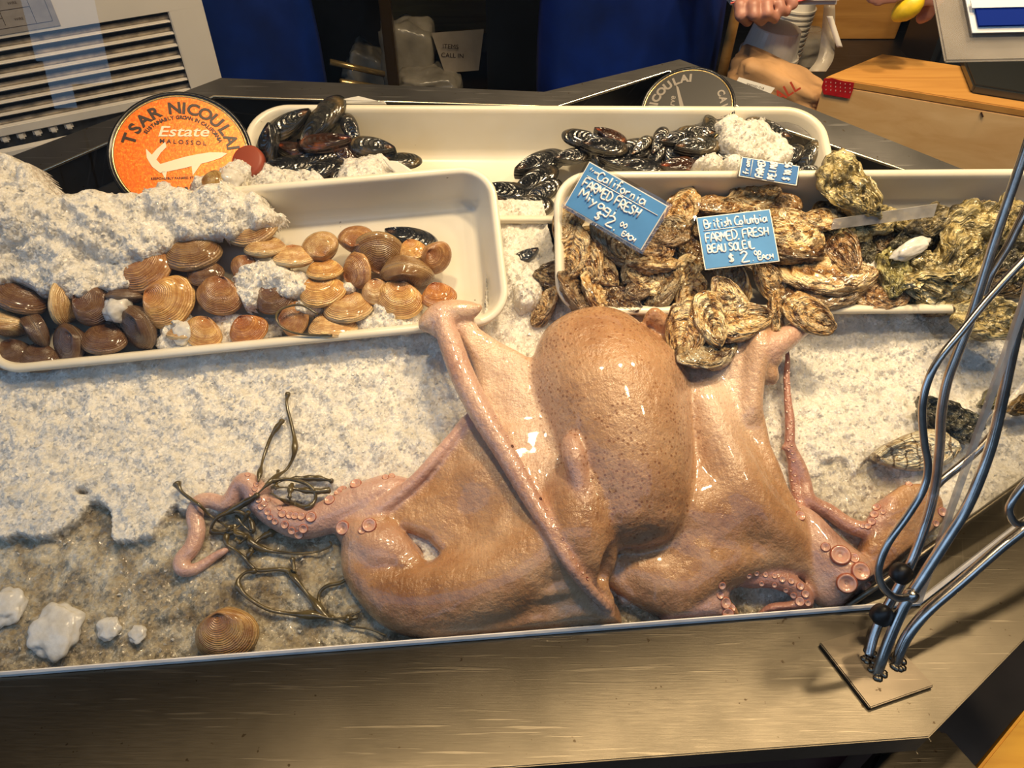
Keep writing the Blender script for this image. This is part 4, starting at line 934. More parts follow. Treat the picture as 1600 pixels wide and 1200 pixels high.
for ch, w in ((armCedge, 1), (armC, 1), (armD, .6), (armE, .95), (armI, 1), (armJ, .9), (armFt, .7), (armH, 1.0), (sip, .7), (armA, .55), (armG, .9)): pink = np.maximum(pink, near(ch, .008) * w)
dark = np.maximum(near(armH, .006), np.maximum(near(armG, .008), near(armFt, .006) * .5))
dark = np.maximum(dark, near(armA, .004) * .35)
# paler stretched skin on the upper webs, browner skin towards the arm bases
uu, vv = proj(FA[:, 0], FA[:, 1], FA[:, 2])
def blob(u, v, ru, rv): return np.exp(-(((uu - u) / ru) ** 2 + ((vv - v) / rv) ** 2))
pale = np.clip(blob(790, 600, 80, 110) + blob(1130, 600, 70, 110) + blob(840, 700, 60, 60) * .8 + blob(700, 500, 60, 40) * .8, 0, 1)
for nm, arr in (('mantle', mant), ('pink', pink), ('dark', dark), ('pale', pale)):
    at = ome.attributes.new(nm, 'FLOAT', 'POINT'); at.data.foreach_set('value', arr.astype(np.float32))
def skin():
    t = NT('octopus_skin'); co = t.coord(); mt, pk, dk, pl = (t.attr(x) for x in ('mantle', 'pink', 'dark', 'pale'))
    blot = t.noise(co, 14, 4, .6); fine = t.noise(co, 90, 4, .7)
    base = t.ramp(blot, [(0.3, (0.27, 0.12, 0.048)), (0.5, (0.46, 0.245, 0.115)), (0.74, (0.64, 0.405, 0.235))])
    c = t.mix(pl, base, t.ramp(blot, [(0.3, (0.64, 0.44, 0.32)), (0.7, (0.76, 0.58, 0.44))]))
    c = t.mix(t.math('MULTIPLY', pk, .85), c, t.ramp(blot, [(0.3, (0.56, 0.32, 0.27)), (0.7, (0.70, 0.47, 0.40))]))
    c = t.mix(t.math('MULTIPLY', dk, .7), c, (0.33, 0.12, 0.08))
    vd = t.voro(co, 215, 'F1', 'Distance'); vs_ = t.voro(co, 215, 'F1', 'Color')
    dots = t.math('MULTIPLY', t.ramp(vd, [(0.2, 1), (0.40, 0)]), t.ramp(vs_, [(0.25, 0), (0.6, 1)]))
    region = t.ramp(t.noise(co, 11, 3), [(0.33, 0.25), (0.5, 1)])
    vd2 = t.voro(co, 330, 'F1', 'Distance'); fd = t.math('MULTIPLY', t.ramp(vd2, [(0.1, 1), (0.3, 0)]), 0.35)
    amt = t.math('MULTIPLY', t.math('MULTIPLY', dots, region), t.math('ADD', t.math('MULTIPLY', mt, .75), .22))
    amt = t.math('ADD', amt, t.math('MULTIPLY', fd, t.math('MULTIPLY', region, t.math('SUBTRACT', 1.0, pk))))
    c = t.mix(t.math('MULTIPLY', mt, .30), c, (0.43, 0.25, 0.14))
    c = t.mix(t.math('MINIMUM', amt, .8), c, (0.21, 0.075, 0.025))
    t.set(Base_Color=c, Roughness=t.ramp(fine, [(0.3, .20), (0.7, .36)]), Specular_IOR_Level=0.5, Subsurface_Weight=0.15, Subsurface_Scale=0.010, Coat_Weight=0.6, Coat_Roughness=0.05)
    t.b.inputs['Subsurface Radius'].default_value = (1.0, 0.45, 0.25)
    st = t.noise(t.scale(co, (60, 12, 60)), 3.0, 4, .6)
    h = t.math('ADD', t.math('MULTIPLY', fine, .9), t.math('ADD', t.math('MULTIPLY', st, .5), t.math('MULTIPLY', t.noise(co, 30, 4, .6), 1.5)))
    t.bump(h, .45, .0055); return t.m
M['skin'] = skin()
octo = empty('octopus', tuple(P(930, 800, 0)), 'whole raw pinkish brown octopus sprawled on crushed ice', 'octopus')
body = link('body', ome, M['skin']); body.parent = octo; body.matrix_parent_inverse = Matrix.Translation(-octo.location)
bvh = BVHTree.FromPolygons([tuple(v.co) for v in ome.vertices], [tuple(p.vertices) for p in ome.polygons])
def hit(u, v):
    d = ray(u, v).normalized(); return bvh.ray_cast(CAM, d)[:2]
def suck_mat():
    t = NT('sucker_skin'); co = t.coord()
    t.set(Base_Color=t.ramp(t.noise(co, 60, 3), [(0.3, (0.58, 0.28, 0.20)), (0.7, (0.74, 0.46, 0.35))]), Roughness=.25, Subsurface_Weight=.25, Subsurface_Scale=.006, Coat_Weight=.6, Coat_Roughness=.08); return t.m
M['sucker'] = suck_mat()
M['sucker_rim'] = simple('sucker_rim', (0.40, 0.12, 0.07), .25, 0, 60, .2)
SP = [(1.05, -.30), (1.08, .0), (1.02, .16), (.92, .24), (.80, .24), (.66, .12), (.52, .06), (.34, .02), (.24, -.06), (.14, -.16), (.0, -.20)]
sm_ = MB().lathe((0, 0, 0), (0, 0, 1), SP, 22); sme = mesh('sucker', sm_.v, sm_.f)
sme.materials.append(M['sucker']); sme.materials.append(M['sucker_rim'])
for i, p in enumerate(sme.polygons):
    if 1 * 22 <= i < 3 * 22: p.material_index = 1
def sucker(u, v, r, tilt=None, sq=.8):
    loc, nrm = hit(u, v)
    if loc is None: return
    if tilt is not None: nrm = (nrm + (BASIS @ V(tilt)) * .9).normalized()
    else: nrm = (nrm + (CAM - loc).normalized() * .6).normalized()
    s = r * pxm(loc); X = nrm.orthogonal().normalized(); Y = nrm.cross(X)
    o = bpy.data.objects.new('sucker', sme); C.objects.link(o)
    Mx = Matrix((X * s, Y * s, nrm * s * 1.1)).transposed().to_4x4(); Mx.translation = loc + nrm * s * .12
    o.parent = octo; o.matrix_parent_inverse = Matrix.Translation(-octo.location); o.matrix_basis = Mx
SUCK = [(536, 825, 11), (577, 821, 11), (566, 829, 6), (556, 757, 9), (562, 748, 9), (534, 766, 8), (528, 770, 6), (515, 782, 8), (500, 782, 9), (633, 738, 7), (602, 746, 5), (612, 744, 5), (486, 808, 8), (471, 807, 6), (461, 806, 6), (453, 805, 6), (441, 803, 6),
        (445, 820, 6), (474, 826, 7), (467, 835, 7), (456, 829, 6), (430, 815, 5), (422, 808, 5), (418, 800, 5), (408, 792, 5), (404, 781, 5), (419, 781, 4), (398, 764, 4), (400, 757, 4), (387, 742, 4), (414, 788, 4), (437, 794, 4), (392, 773, 3),
        (1313, 868, 15), (1344, 893, 14), (1323, 911, 15), (1352, 915, 8), (1334, 872, 8), (1290, 855, 7), (1250, 806, 8),
        (1398, 758, 6), (1386, 768, 7), (1376, 780, 7), (1370, 793, 6), (1366, 804, 6), (1362, 815, 6), (1356, 822, 5), (1372, 772, 4), (1380, 800, 4), (1348, 822, 4), (1420, 757, 5), (1472, 800, 7), (1473, 815, 6), (1468, 830, 7), (1460, 840, 6), (1462, 818, 5), (1455, 852, 5),
        (1128, 915, 6), (1133, 942, 9), (1137, 958, 9), (1125, 930, 6), (1143, 950, 6), (1170, 900, 4), (1182, 896, 4), (1196, 898, 4), (1210, 900, 4), (1222, 905, 5), (1236, 908, 5), (1250, 916, 6), (1258, 928, 6), (1250, 940, 7), (1262, 942, 5), (1228, 922, 4), (1210, 914, 4), (1190, 912, 4), (1240, 930, 5)]
for i, (u, v, r) in enumerate(SUCK): sucker(u, v, r)
for i in range(26):   # tiny suckers along the thin arms
    t = i / 26
    p = armH[int(t * (len(armH) - 8)) + 2]; w = Wf(*p[:3]); uu0 = 800 + FPX * (w - CAM).dot(R_) / (w - CAM).dot(F_); vv0 = 600 - FPX * (w - CAM).dot(U_) / (w - CAM).dot(F_)
    sucker(uu0 + (3 if i % 2 else -2), vv0, 2.4)
for i in range(22):   # row of small suckers on the edge of the long arm across the web
    t = .38 + .5 * i / 22; j = int(t * (len(armA) - 1)); w = Wf(*armA[j][:3]); r_ = armA[j][3] / pxm(w)
    uu0 = 800 + FPX * (w - CAM).dot(R_) / (w - CAM).dot(F_); vv0 = 600 - FPX * (w - CAM).dot(U_) / (w - CAM).dot(F_)
    sucker(uu0 + r_ * .72, vv0 - r_ * .45, 2.6)

# oysters resting on the octopus and over the tray front
def on_octo(u, v, L, a, n, tint, label, var, lift=.010, kind='oyster'):
    loc, nrm = hit(u, v)
    q = fr(loc) if loc is not None else V((0, 0, .07))
    shell(kind, u, v, L * 1.12, a, n, None, max(q.z, .06) + lift, label, 'oyster', 'oyster', 'oysters lying on the octopus arm at the tray front', OTi[tint], var)
on_octo(1072, 520, 100, 78, (-.3, .1, 1), 'tan', 'big ridged oyster with steep layers resting on octopus web, leftmost of its pile', 1, .016)
on_octo(1112, 500, 84, 100, (.2, .2, 1), 'pale', 'pale ruffled oyster in the middle of the pile on the octopus', 3, .028)
on_octo(1152, 502, 104, 190, (.1, .2, 1), 'tan', 'brown and cream oyster with pointed end towards the right of the pile', 5, .022)
on_octo(1104, 552, 96, 206, (.1, .7, .6), 'grey', 'grey ridged oyster on edge, lowest on the octopus skin', 0, .012)
on_octo(1213, 498, 80, 88, (.8, 0, .5), 'tan', 'slim oyster standing on edge left of the flat round one', 2, .010)
on_octo(1266, 494, 84, 150, (.1, .1, 1), 'tan', 'flat round golden oyster on the tip of the octopus arm', 4, .010)
on_octo(1140, 470, 80, -60, (0, .2, 1), 'pale', 'pale oyster leaning on the tray front rim above the pile', 6, .030)
# ------------------------------------------------------------------ seaweed
def weed_mat():
    t = NT('seaweed'); co = t.coord(); t.set(Base_Color=t.ramp(t.noise(co, 50, 3), [(0.3, (0.045, 0.032, 0.010)), (0.7, (0.13, 0.095, 0.035))]), Roughness=.25, Coat_Weight=.5); t.bump(t.noise(co, 160, 3), .4, .001); return t.m
M['weed'] = weed_mat()
sw = empty('seaweed', tuple(P(450, 850, .01)), 'dark olive brown seaweed sprig tangled under the left octopus arm', 'seaweed')
def cr3(x, y): return (x / 2.7275 + 240, y / 2.7275 + 600)
FR = [[(573, 35), (568, 90), (590, 180), (603, 250), (598, 310), (570, 365), (530, 395), (490, 430), (450, 470)],
      [(553, 150), (505, 220), (475, 300), (458, 370), (450, 420)],
      [(97, 420), (120, 460), (165, 495), (200, 520), (240, 560), (300, 600), (330, 620)],
      [(765, 415), (700, 402), (620, 404), (550, 412), (500, 440)],
      [(756, 452), (690, 458), (620, 450), (560, 440), (500, 446)],
      [(500, 415), (560, 405), (640, 420), (680, 450), (690, 490), (660, 525), (600, 515), (540, 490), (500, 465)],
      [(530, 370), (526, 410), (520, 450)], [(590, 425), (580, 470), (582, 500)],
      [(450, 470), (400, 500), (330, 540), (270, 570), (245, 620), (280, 632), (340, 620), (380, 590), (405, 545)],
      [(240, 630), (300, 635), (350, 630), (400, 650), (420, 680), (470, 705), (540, 718), (620, 722), (700, 715), (755, 690), (750, 670)],
      [(420, 690), (460, 655), (520, 630), (580, 640)],
      [(330, 540), (370, 545), (410, 580), (420, 630), (380, 600), (350, 560)],
      [(315, 630), (310, 680), (345, 705), (380, 735), (420, 780), (450, 795), (530, 790), (580, 800), (610, 840), (650, 890), (690, 935), (720, 980), (760, 1000), (800, 1015), (850, 1035), (920, 1045), (990, 1072)],
      [(440, 795), (390, 805), (360, 840), (372, 880), (430, 930), (500, 965), (590, 980), (680, 985), (760, 998), (830, 992), (880, 970)],
      [(590, 740), (598, 790), (592, 800)],
      [(850, 810), (800, 845), (740, 860), (708, 890), (705, 930), (720, 970), (770, 1000)],
      [(870, 995), (820, 1002), (780, 1000)], [(345, 600), (350, 640), (390, 650), (370, 675), (345, 660)], [(400, 740), (420, 700), (410, 690)]]
for k, pl in enumerate(FR):
    pts = []
    for j, (x, y) in enumerate(pl):
        u, v = cr3(x, y); lift = .006 + .012 * math.exp(-((u - 430) / 60) ** 2 - ((v - 770) / 40) ** 2) + .002 * (k % 3)
        pts.append(P(u, v, max(ice_at(u, v), -.002) + lift))
    if k in (0, 1): pts = [p + BN * .004 * i_ / len(pts) for i_, p in enumerate(pts)]
    sp = smooth_path(pts, 6); r_ = random.Random(k)
    bul = [r_.uniform(0, 1) for _ in range(3)]; rs = []
    for i in range(len(sp)):
        t = i / (len(sp) - 1); rs.append(.0019 * (0.55 + .6 * math.sin(math.pi * min(1, t * 1.2 + .1))) + .0020 * sum(math.exp(-((t - b) / .06) ** 2) for b in bul) + (.0022 * math.exp(-((t - .03) / .03) ** 2)))
    MB().tube(sp, rs, 8).build('frond', M['weed'], None, smooth=True).parent = sw
for c in [o for o in C.objects if o.parent == sw]: c.matrix_parent_inverse = Matrix.Translation(-sw.location)
thin = MB(); thin.tube(smooth_path([TP(TC, *cr) + TC['ez'] * .004 for cr in ((497, 492), (470, 478), (440, 485), (433, 500), (445, 515), (475, 524), (520, 525))], 6), .0014, 8)
meta(thin.build('seaweed', M['weed'], smooth=True), 'thin dark green seaweed strand looped over a clam near tray front', 'seaweed')

# ------------------------------------------------------------------ writing helpers
_fonts = {}
def text_polys(s, size, bold=0.0, shear=0.0, sx=1.0, spacing=1.0):
    cu = bpy.data.curves.new('t', 'FONT'); cu.body = s; cu.size = size; cu.align_x = 'CENTER'; cu.align_y = 'BOTTOM_BASELINE'; cu.offset = bold; cu.shear = shear; cu.resolution_u = 3; cu.space_character = spacing
    o = bpy.data.objects.new('t', cu); C.objects.link(o); dg = bpy.context.evaluated_depsgraph_get(); me = bpy.data.meshes.new_from_object(o.evaluated_get(dg))
    vs = [V((v.co.x * sx, v.co.y, 0)) for v in me.vertices]; fs = [tuple(p.vertices) for p in me.polygons]
    C.objects.unlink(o); bpy.data.objects.remove(o); bpy.data.curves.remove(cu); bpy.data.meshes.remove(me)
    return vs, fs
class Face:
    """a flat face: origin, x, y, normal axes, metres"""
    def __init__(s, o, x, y): s.o = V(o); s.x = V(x).normalized(); s.n = s.x.cross(V(y)).normalized(); s.y = s.n.cross(s.x)
    def p(s, x, y, z=0.0): return s.o + s.x * x + s.y * y + s.n * z
def arc_text(mb, fc, s, R, size, a0, a1, z, bold=0.0, sx=1.0):
    n = len(s)
    wd = [0.62 if c == ' ' else (0.42 if c == 'I' else 1.0) for c in s]; tot = sum(wd); acc = 0
    for ch, w in zip(s, wd):
        a = math.radians(a0 + (a1 - a0) * (acc + w / 2) / tot); acc += w
        if ch == ' ': continue
        vs, fs = text_polys(ch, size, bold, 0, sx)
        ca, sa = math.cos(a - math.pi / 2), math.sin(a - math.pi / 2)
        mb.add([fc.p(R * math.cos(a) + v.x * ca - v.y * sa, R * math.sin(a) + v.x * sa + v.y * ca, z) for v in vs], fs)
def line_text(mb, fc, s, x, y, size, z, bold=0.0, sx=1.0, rot=0.0, shear=0.0):
    vs, fs = text_polys(s, size, bold, shear, sx); ca, sa = math.cos(rot), math.sin(rot)
    mb.add([fc.p(x + v.x * ca - v.y * sa, y + v.x * sa + v.y * ca, z) for v in vs], fs)
def flat(mb, name, mat, parent):
    me = mesh(name, mb.v, mb.f, False); return link(name, me, mat, parent)
# hand lettering: strokes on a 1 x 1 cell (baseline 0, cap height 1)
G = {'A': [[(0, 0), (.4, 1), (.8, 0)], [(.15, .4), (.7, .4)]], 'B': [[(.05, 0), (.05, 1), (.55, .95), (.55, .6), (.1, .52), (.65, .45), (.6, .05), (.05, 0)]], 'C': [[(.75, .85), (.4, 1), (.05, .6), (.1, .15), (.45, 0), (.8, .15)]],
     'D': [[(.1, 0), (.1, 1), (.6, .85), (.75, .45), (.5, .05), (.1, 0)]], 'E': [[(.7, 1), (.1, .95), (.1, .02), (.75, .0)], [(.1, .5), (.6, .52)]], 'F': [[(.75, 1), (.1, .95), (.08, 0)], [(.1, .5), (.6, .52)]],
     'H': [[(.1, 0), (.12, 1)], [(.7, 0), (.72, 1)], [(.1, .5), (.7, .52)]], 'I': [[(.3, 0), (.32, 1)]], 'L': [[(.1, 1), (.08, 0), (.7, .02)]], 'M': [[(.0, 0), (.1, 1), (.4, .35), (.7, 1), (.8, 0)]],
     'N': [[(.05, 0), (.1, 1), (.7, .05), (.75, 1)]], 'O': [[(.4, 1), (.05, .6), (.15, .05), (.6, 0), (.8, .5), (.6, .95), (.4, 1)]], 'P': [[(.1, 0), (.1, 1), (.65, .9), (.6, .5), (.1, .45)]], 'R': [[(.08, 0), (.1, 1), (.65, .88), (.55, .5), (.1, .48), (.75, 0)]], 'S': [[(.7, .85), (.35, 1), (.1, .75), (.65, .35), (.5, .03), (.05, .1)]],
     'T': [[(.0, .95), (.8, 1)], [(.4, .98), (.38, 0)]], 'U': [[(.08, 1), (.1, .15), (.45, 0), (.7, .2), (.72, 1)]], 'K': [[(.1, 0), (.1, 1)], [(.7, 1), (.12, .45), (.75, 0)]],
     'a': [[(.6, .5), (.25, .55), (.08, .2), (.3, 0), (.58, .2), (.6, .55), (.7, 0)]], 'b': [[(.1, 1), (.1, 0), (.5, .05), (.55, .45), (.12, .5)]], 'c': [[(.6, .5), (.3, .55), (.1, .25), (.3, 0), (.62, .08)]], 'e': [[(.1, .3), (.6, .35), (.4, .6), (.1, .3), (.3, 0), (.62, .08)]],
     'f': [[(.6, .95), (.35, 1), (.3, .0)], [(.05, .55), (.55, .58)]], 'g': [[(.6, .5), (.2, .55), (.1, .2), (.55, .15), (.6, .55), (.55, -.35), (.1, -.3)]], 'h': [[(.1, 0), (.1, 1)], [(.1, .4), (.45, .6), (.55, 0)]], 'i': [[(.3, 0), (.3, .55)], [(.3, .78), (.31, .84)]],
     'l': [[(.3, 0), (.3, 1)]], 'm': [[(.0, 0), (.05, .55), (.3, .5), (.35, 0)], [(.35, .4), (.65, .55), (.7, 0)]], 'n': [[(.1, 0), (.12, .55)], [(.12, .4), (.45, .58), (.55, 0)]], 'o': [[(.35, .55), (.08, .3), (.3, 0), (.6, .25), (.35, .55)]],
     'r': [[(.15, 0), (.15, .55)], [(.15, .38), (.5, .58)]], 's': [[(.5, .5), (.2, .5), (.5, .2), (.1, .03)]], 't': [[(.3, .95), (.3, .05), (.5, 0)], [(.05, .62), (.55, .62)]], 'u': [[(.1, .55), (.12, .05), (.5, .05), (.55, .55), (.6, 0)]],
     'y': [[(.1, .55), (.3, .1)], [(.6, .55), (.15, -.4)]], '2': [[(.1, .8), (.4, 1), (.65, .75), (.1, .05), (.8, .05)]], '0': [[(.35, 1), (.05, .5), (.35, 0), (.65, .5), (.35, 1)]], '1': [[(.15, .8), (.4, 1), (.38, 0)]], '5': [[(.7, 1), (.2, .98), (.15, .55), (.6, .5), (.55, .05), (.1, .05)]], '9': [[(.6, .7), (.3, .95), (.15, .6), (.55, .55), (.6, .95), (.5, 0)]],
     '.': [[(.2, .0), (.26, .03)]], ',': [[(.2, .05), (.1, -.15)]], '$': [[(.65, .8), (.3, .9), (.15, .65), (.6, .4), (.5, .1), (.05, .15)], [(.38, 1.1), (.36, -.1)]], '+': [[(0, .5), (.7, .5)], [(.35, .85), (.35, .1)]], ' ': []}
def scrawl(mb, fc, s, x, y, size, z, w=.0011, adv=.82, rot=0.0, seed=1, sx=1.0):
    r = random.Random(seed); cx = 0; ca, sa = math.cos(rot), math.sin(rot)
    for ch in s:
        k = size * r.uniform(.92, 1.08); dy = r.uniform(-.05, .05) * size
        for st in G.get(ch, []):
            pts = []
            for px, py in st:
                lx = cx + (px + r.uniform(-.03, .03)) * k * sx; ly = dy + (py + r.uniform(-.03, .03)) * k
                pts.append(fc.p(x + lx * ca - ly * sa, y + lx * sa + ly * ca, z))
            sp = smooth_path(pts, 3) if len(pts) > 2 else pts
            mb.tube(sp, w, 6)
        cx += (.5 if ch == ' ' else (.5 if ch in 'Iil.' else adv)) * size * sx
    return cx
M['card_blue'] = simple('blue_card', (0.075, 0.27, 0.60), .7, 0, 20, .08)
M['card_navy'] = simple('deep_blue_card', (0.03, 0.15, 0.42), .7, 0, 20, .08)
M['card_white'] = simple('white_card', (0.80, 0.78, 0.74), .5)
M['chalk'] = simple('white_marker', (0.90, 0.90, 0.88), .5)
def sign(tl, tr, bl, label, blue, writer, mrg=.04):
    a, b, c = P(*tl), P(*tr), P(*bl); W_ = (b - a).length; ex = (b - a).normalized(); ey = (a - c); Hh = (ey - ex * ey.dot(ex)).length
    fc = Face(c, ex, ey); fc.o = c + (ex * ey.dot(ex)) * 0
    e = empty('price_sign', tuple(fc.o), label, 'sign', None)
    inv = Matrix.Translation(-e.location)
    def fix(o): o.parent = e; o.matrix_parent_inverse = inv; return o
    def plate(x0, y0, x1, y1, z0, z1): 
        m = MB(); m.hexa([fc.p(x0, y0, z0), fc.p(x1, y0, z0), fc.p(x1, y1, z0), fc.p(x0, y1, z0), fc.p(x0, y0, z1), fc.p(x1, y0, z1), fc.p(x1, y1, z1), fc.p(x0, y1, z1)]); return m
    g = W_ * .045
    fix(plate(0, 0, W_, Hh, 0, .0006).build('card', blue))
    fix(plate(-.0012, -.0012, W_ + .0012, Hh + .0012, -.0006, -.0001).build('card_border', M['card_white']))
    fix(plate(-g, -g, W_ + g, Hh + g, -.0014, -.0010).build('plastic_sleeve', M['sleeve']))
    wr = MB(); writer(wr, fc, W_, Hh); fix(wr.build('handwriting', M['chalk'], smooth=True)); return e
def w1(mb, fc, W, H):
    z = .0012; k = H
    scrawl(mb, fc, 'from', W * .04, H * .86, k * .07, z, .0005, seed=3); scrawl(mb, fc, 'California', W * .16, H * .78, k * .19, z, .0010, .66, seed=4)
    mb.tube([fc.p(W * .05, H * .74, z), fc.p(W * .97, H * .75, z)], .0005, 6)
    scrawl(mb, fc, 'FARMED FRESH', W * .05, H * .50, k * .19, z, .0011, .80, seed=5, sx=.80); scrawl(mb, fc, 'Miyagi', W * .08, H * .28, k * .18, z, .0011, .78, seed=6, sx=1.25)
    scrawl(mb, fc, '$', W * .36, H * .06, k * .18, z, .0011, seed=7); scrawl(mb, fc, '2.', W * .50, H * .04, k * .25, z, .0012, seed=8); scrawl(mb, fc, '00', W * .66, H * .19, k * .10, z, .0008, seed=9); scrawl(mb, fc, 'EACH', W * .73, H * .04, k * .10, z, .0009, seed=10)
def w2(mb, fc, W, H):
    z = .0012; k = H
    scrawl(mb, fc, 'British Columbia', W * .07, H * .77, k * .17, z, .0010, .62, seed=13, sx=.74); mb.tube([fc.p(W * .05, H * .73, z), fc.p(W * .60, H * .735, z)], .0005, 6)
    scrawl(mb, fc, 'FARMED,FRESH', W * .05, H * .50, k * .17, z, .0010, .78, seed=15, sx=.76); scrawl(mb, fc, 'BEAU SOLEIL', W * .06, H * .29, k * .15, z, .0010, .80, seed=16, sx=.72)
    scrawl(mb, fc, '$', W * .32, H * .06, k * .15, z, .0011, seed=17); scrawl(mb, fc, '2.', W * .48, H * .03, k * .22, z, .0012, seed=18); scrawl(mb, fc, '00', W * .68, H * .14, k * .09, z, .0008, seed=19); scrawl(mb, fc, 'EACH', W * .72, H * .04, k * .09, z, .0009, seed=20)
def w3(mb, fc, W, H):
    z = .0012; r = math.pi / 2
    scrawl(mb, fc, 'from', W * .14, H * .06, W * .09, z, .0009, rot=r, seed=22); mb.tube([fc.p(W * .18, H * .03, z), fc.p(W * .18, H * .95, z)], .0004, 6)
    scrawl(mb, fc, 'FARMED', W * .40, H * .02, W * .12, z, .0011, .75, rot=r, seed=23, sx=.62); scrawl(mb, fc, 'P.E.I. MUS', W * .62, H * .02, W * .12, z, .0011, .75, rot=r, seed=24, sx=.45); scrawl(mb, fc, '$ 10.95', W * .88, H * .10, W * .13, z, .0011, .7, rot=r, seed=25, sx=.6)
sign((921, 254, .150), (1041, 322, .147), (884, 320, .118), 'light blue price card tilted in the oyster tray corner, listing California Miyagi oysters', M['card_blue'], w1)
sign((1066, 344, .128), (1178, 331, .132), (1103, 420, .112), 'blue price card propped on the central oysters, listing British Columbia oysters', M['card_blue'], w2)
sign((1163, 247, .132), (1250, 261, .132), (1156, 274, .125), 'deep blue card with sideways writing leaning on the oyster tray back rim', M['card_navy'], w3)
# big sign hanging in the foreground on the upper right
fgo = ray(1528, 42).normalized() * .46 + CAM; fx = (R_ * 1.0 + U_ * .02).normalized(); fy = (U_ * .97 + F_ * .25).normalized()
fc = Face(fgo, fx, fy); e = empty('hanging_sign', tuple(fgo), 'blurred blue and white sign in a clear plastic holder, top right foreground', 'sign'); inv = Matrix.Translation(-e.location)
def fgp(x0, y0, x1, y1, z0, z1, name, mat, bev=0):
    o = MB().hexa([fc.p(x0, y0, z0), fc.p(x1, y0, z0), fc.p(x1, y1, z0), fc.p(x0, y1, z0), fc.p(x0, y0, z1), fc.p(x1, y0, z1), fc.p(x1, y1, z1), fc.p(x0, y1, z1)]).build(name, mat, bevel=bev); o.parent = e; o.matrix_parent_inverse = inv
fgp(0, 0, .15, .16, 0, .001, 'card', simple('royal_blue_card', (0.001, 0.018, 0.20), .9, Specular_IOR_Level=.1)); fgp(-.002, .0095, .15, .014, .001, .0015, 'stripe', M['card_white']); fgp(-.003, -.003, .152, .163, -.0008, -.0002, 'card_border', M['card_white'])
M['sleeve_thick'] = simple('cloudy_plastic', (0.38, 0.33, 0.27), .3, 0, 30, .2, 0, Alpha=.38)
fgp(-.017, -.017, .165, .175, -.004, -.002, 'plastic_holder', M['sleeve_thick'], .0008)
# clear strip (edge of a sleeve) across the rough oysters
a, b = TP(TR, 1298, 358, .006), TP(TR, 1458, 338, .014)
up = (BASIS @ V((.02, .9, .5))).normalized() * .016; th = (b - a).normalized().cross(up).normalized() * .0016
mb = MB().hexa([a, b, b + th, a + th, a + up * .8, b + up, b + up + th, a + up * .8 + th])
meta(mb.build('plastic_strip', simple('frosted_strip', (0.62, 0.60, 0.58), .15, 0, 40, .2, 0, Alpha=.55)), 'clear plastic strip standing on edge across the rough oysters', 'strip')
# ------------------------------------------------------------------ paper tag
M['paper'] = simple('tag_paper', (0.80, 0.76, 0.66), .6, 0, 60, .05)
def ribbon(rows, n=6):
    """rows: list of (left pt, right pt); sheet with thickness"""
    vs = []; fs = []
    for a_, b_ in rows:
        for k in range(n + 1): vs.append(a_.lerp(b_, k / n))
    m = len(rows); N = (n + 1)
    for i in range(m - 1):
        for k in range(n): fs.append((i * N + k, i * N + k + 1, (i + 1) * N + k + 1, (i + 1) * N + k))
    me = mesh('paper', vs, fs); return me
tg = empty('paper_tag', tuple(TP(TB, 690, 285, 0)), 'folded white paper tag with blue fish logo, lying by the clam tray corner', 'tag'); inv = Matrix.Translation(-tg.location)
q = lambda u, v, dz: TP(TB, u, v, dz)
rows = [(q(598, 247, .006), q(606, 251, .008)), (q(605, 258, .006), q(622, 253, .010)), (q(618, 272, .003), q(642, 265, .008)), (q(630, 288, .0), q(658, 280, .004)), (q(655, 298, -.004), q(672, 284, .0)), (q(680, 314, -.006), q(700, 287, -.002)), (q(700, 322, -.006), q(724, 285, -.003)), (q(722, 322, -.004), q(745, 279, .001)), (q(745, 315, .000), q(756, 290, .003)), (q(764, 306, .004), q(765, 303, .004))]
sm1 = [smooth_path([r[0] for r in rows], 4), smooth_path([r[1] for r in rows], 4)]
po = link('paper', ribbon(list(zip(*sm1))), M['paper']); po.parent = tg; po.matrix_parent_inverse = inv
sol = po.modifiers.new('thick', 'SOLIDIFY'); sol.thickness = .0006
fa_ = Face(q(694, 318, .0005), q(750, 306, .004) - q(694, 318, .0005), q(715, 285, 0.0) - q(694, 318, .0005))
W0 = (q(750, 306, 0) - q(694, 318, 0)).length; s_ = W0 / 56
mb = MB()
for x0, y0, x1, y1 in ((2, 4, 14, 16), (22, 4, 40, 18)): mb.add([fa_.p(x0 * s_, y0 * s_, .003), fa_.p(x1 * s_, (y0 + 1) * s_, .003), fa_.p((x1 - 1) * s_, y1 * s_, .003), fa_.p(x0 * s_, y1 * s_, .003)], [(0, 1, 2, 3)])
line_text(mb, fa_, 'SEAFOOD', 24 * s_, 27 * s_, 9 * s_, .0032, .0002, 1.15, math.pi)
o = flat(mb, 'logo', simple('logo_blue', (0.10, 0.28, 0.62), .5), tg); o.matrix_parent_inverse = inv
mb = MB(); line_text(mb, fa_, 'B', 36 * s_, 16 * s_, 11 * s_, .0036, .0003, 1, math.pi)
for i in range(2): line_text(mb, fa_, 'SEAFOOD CO. TEL (415) 885' if i else 'PIER 45 SAN FRANCISCO, CA', 26 * s_, (37 - i * 4) * s_, 3.2 * s_, .0032, 0, 1, math.pi)
mb.tube(smooth_path([fa_.p(x * s_, y * s_, .0032) for x, y in ((5, 29), (25, 31), (42, 26), (50, 16), (46, 6))], 5), .0004, 6)
o = flat(mb, 'print', simple('print_ink', (0.04, 0.04, 0.05), .5), tg); o.matrix_parent_inverse = inv
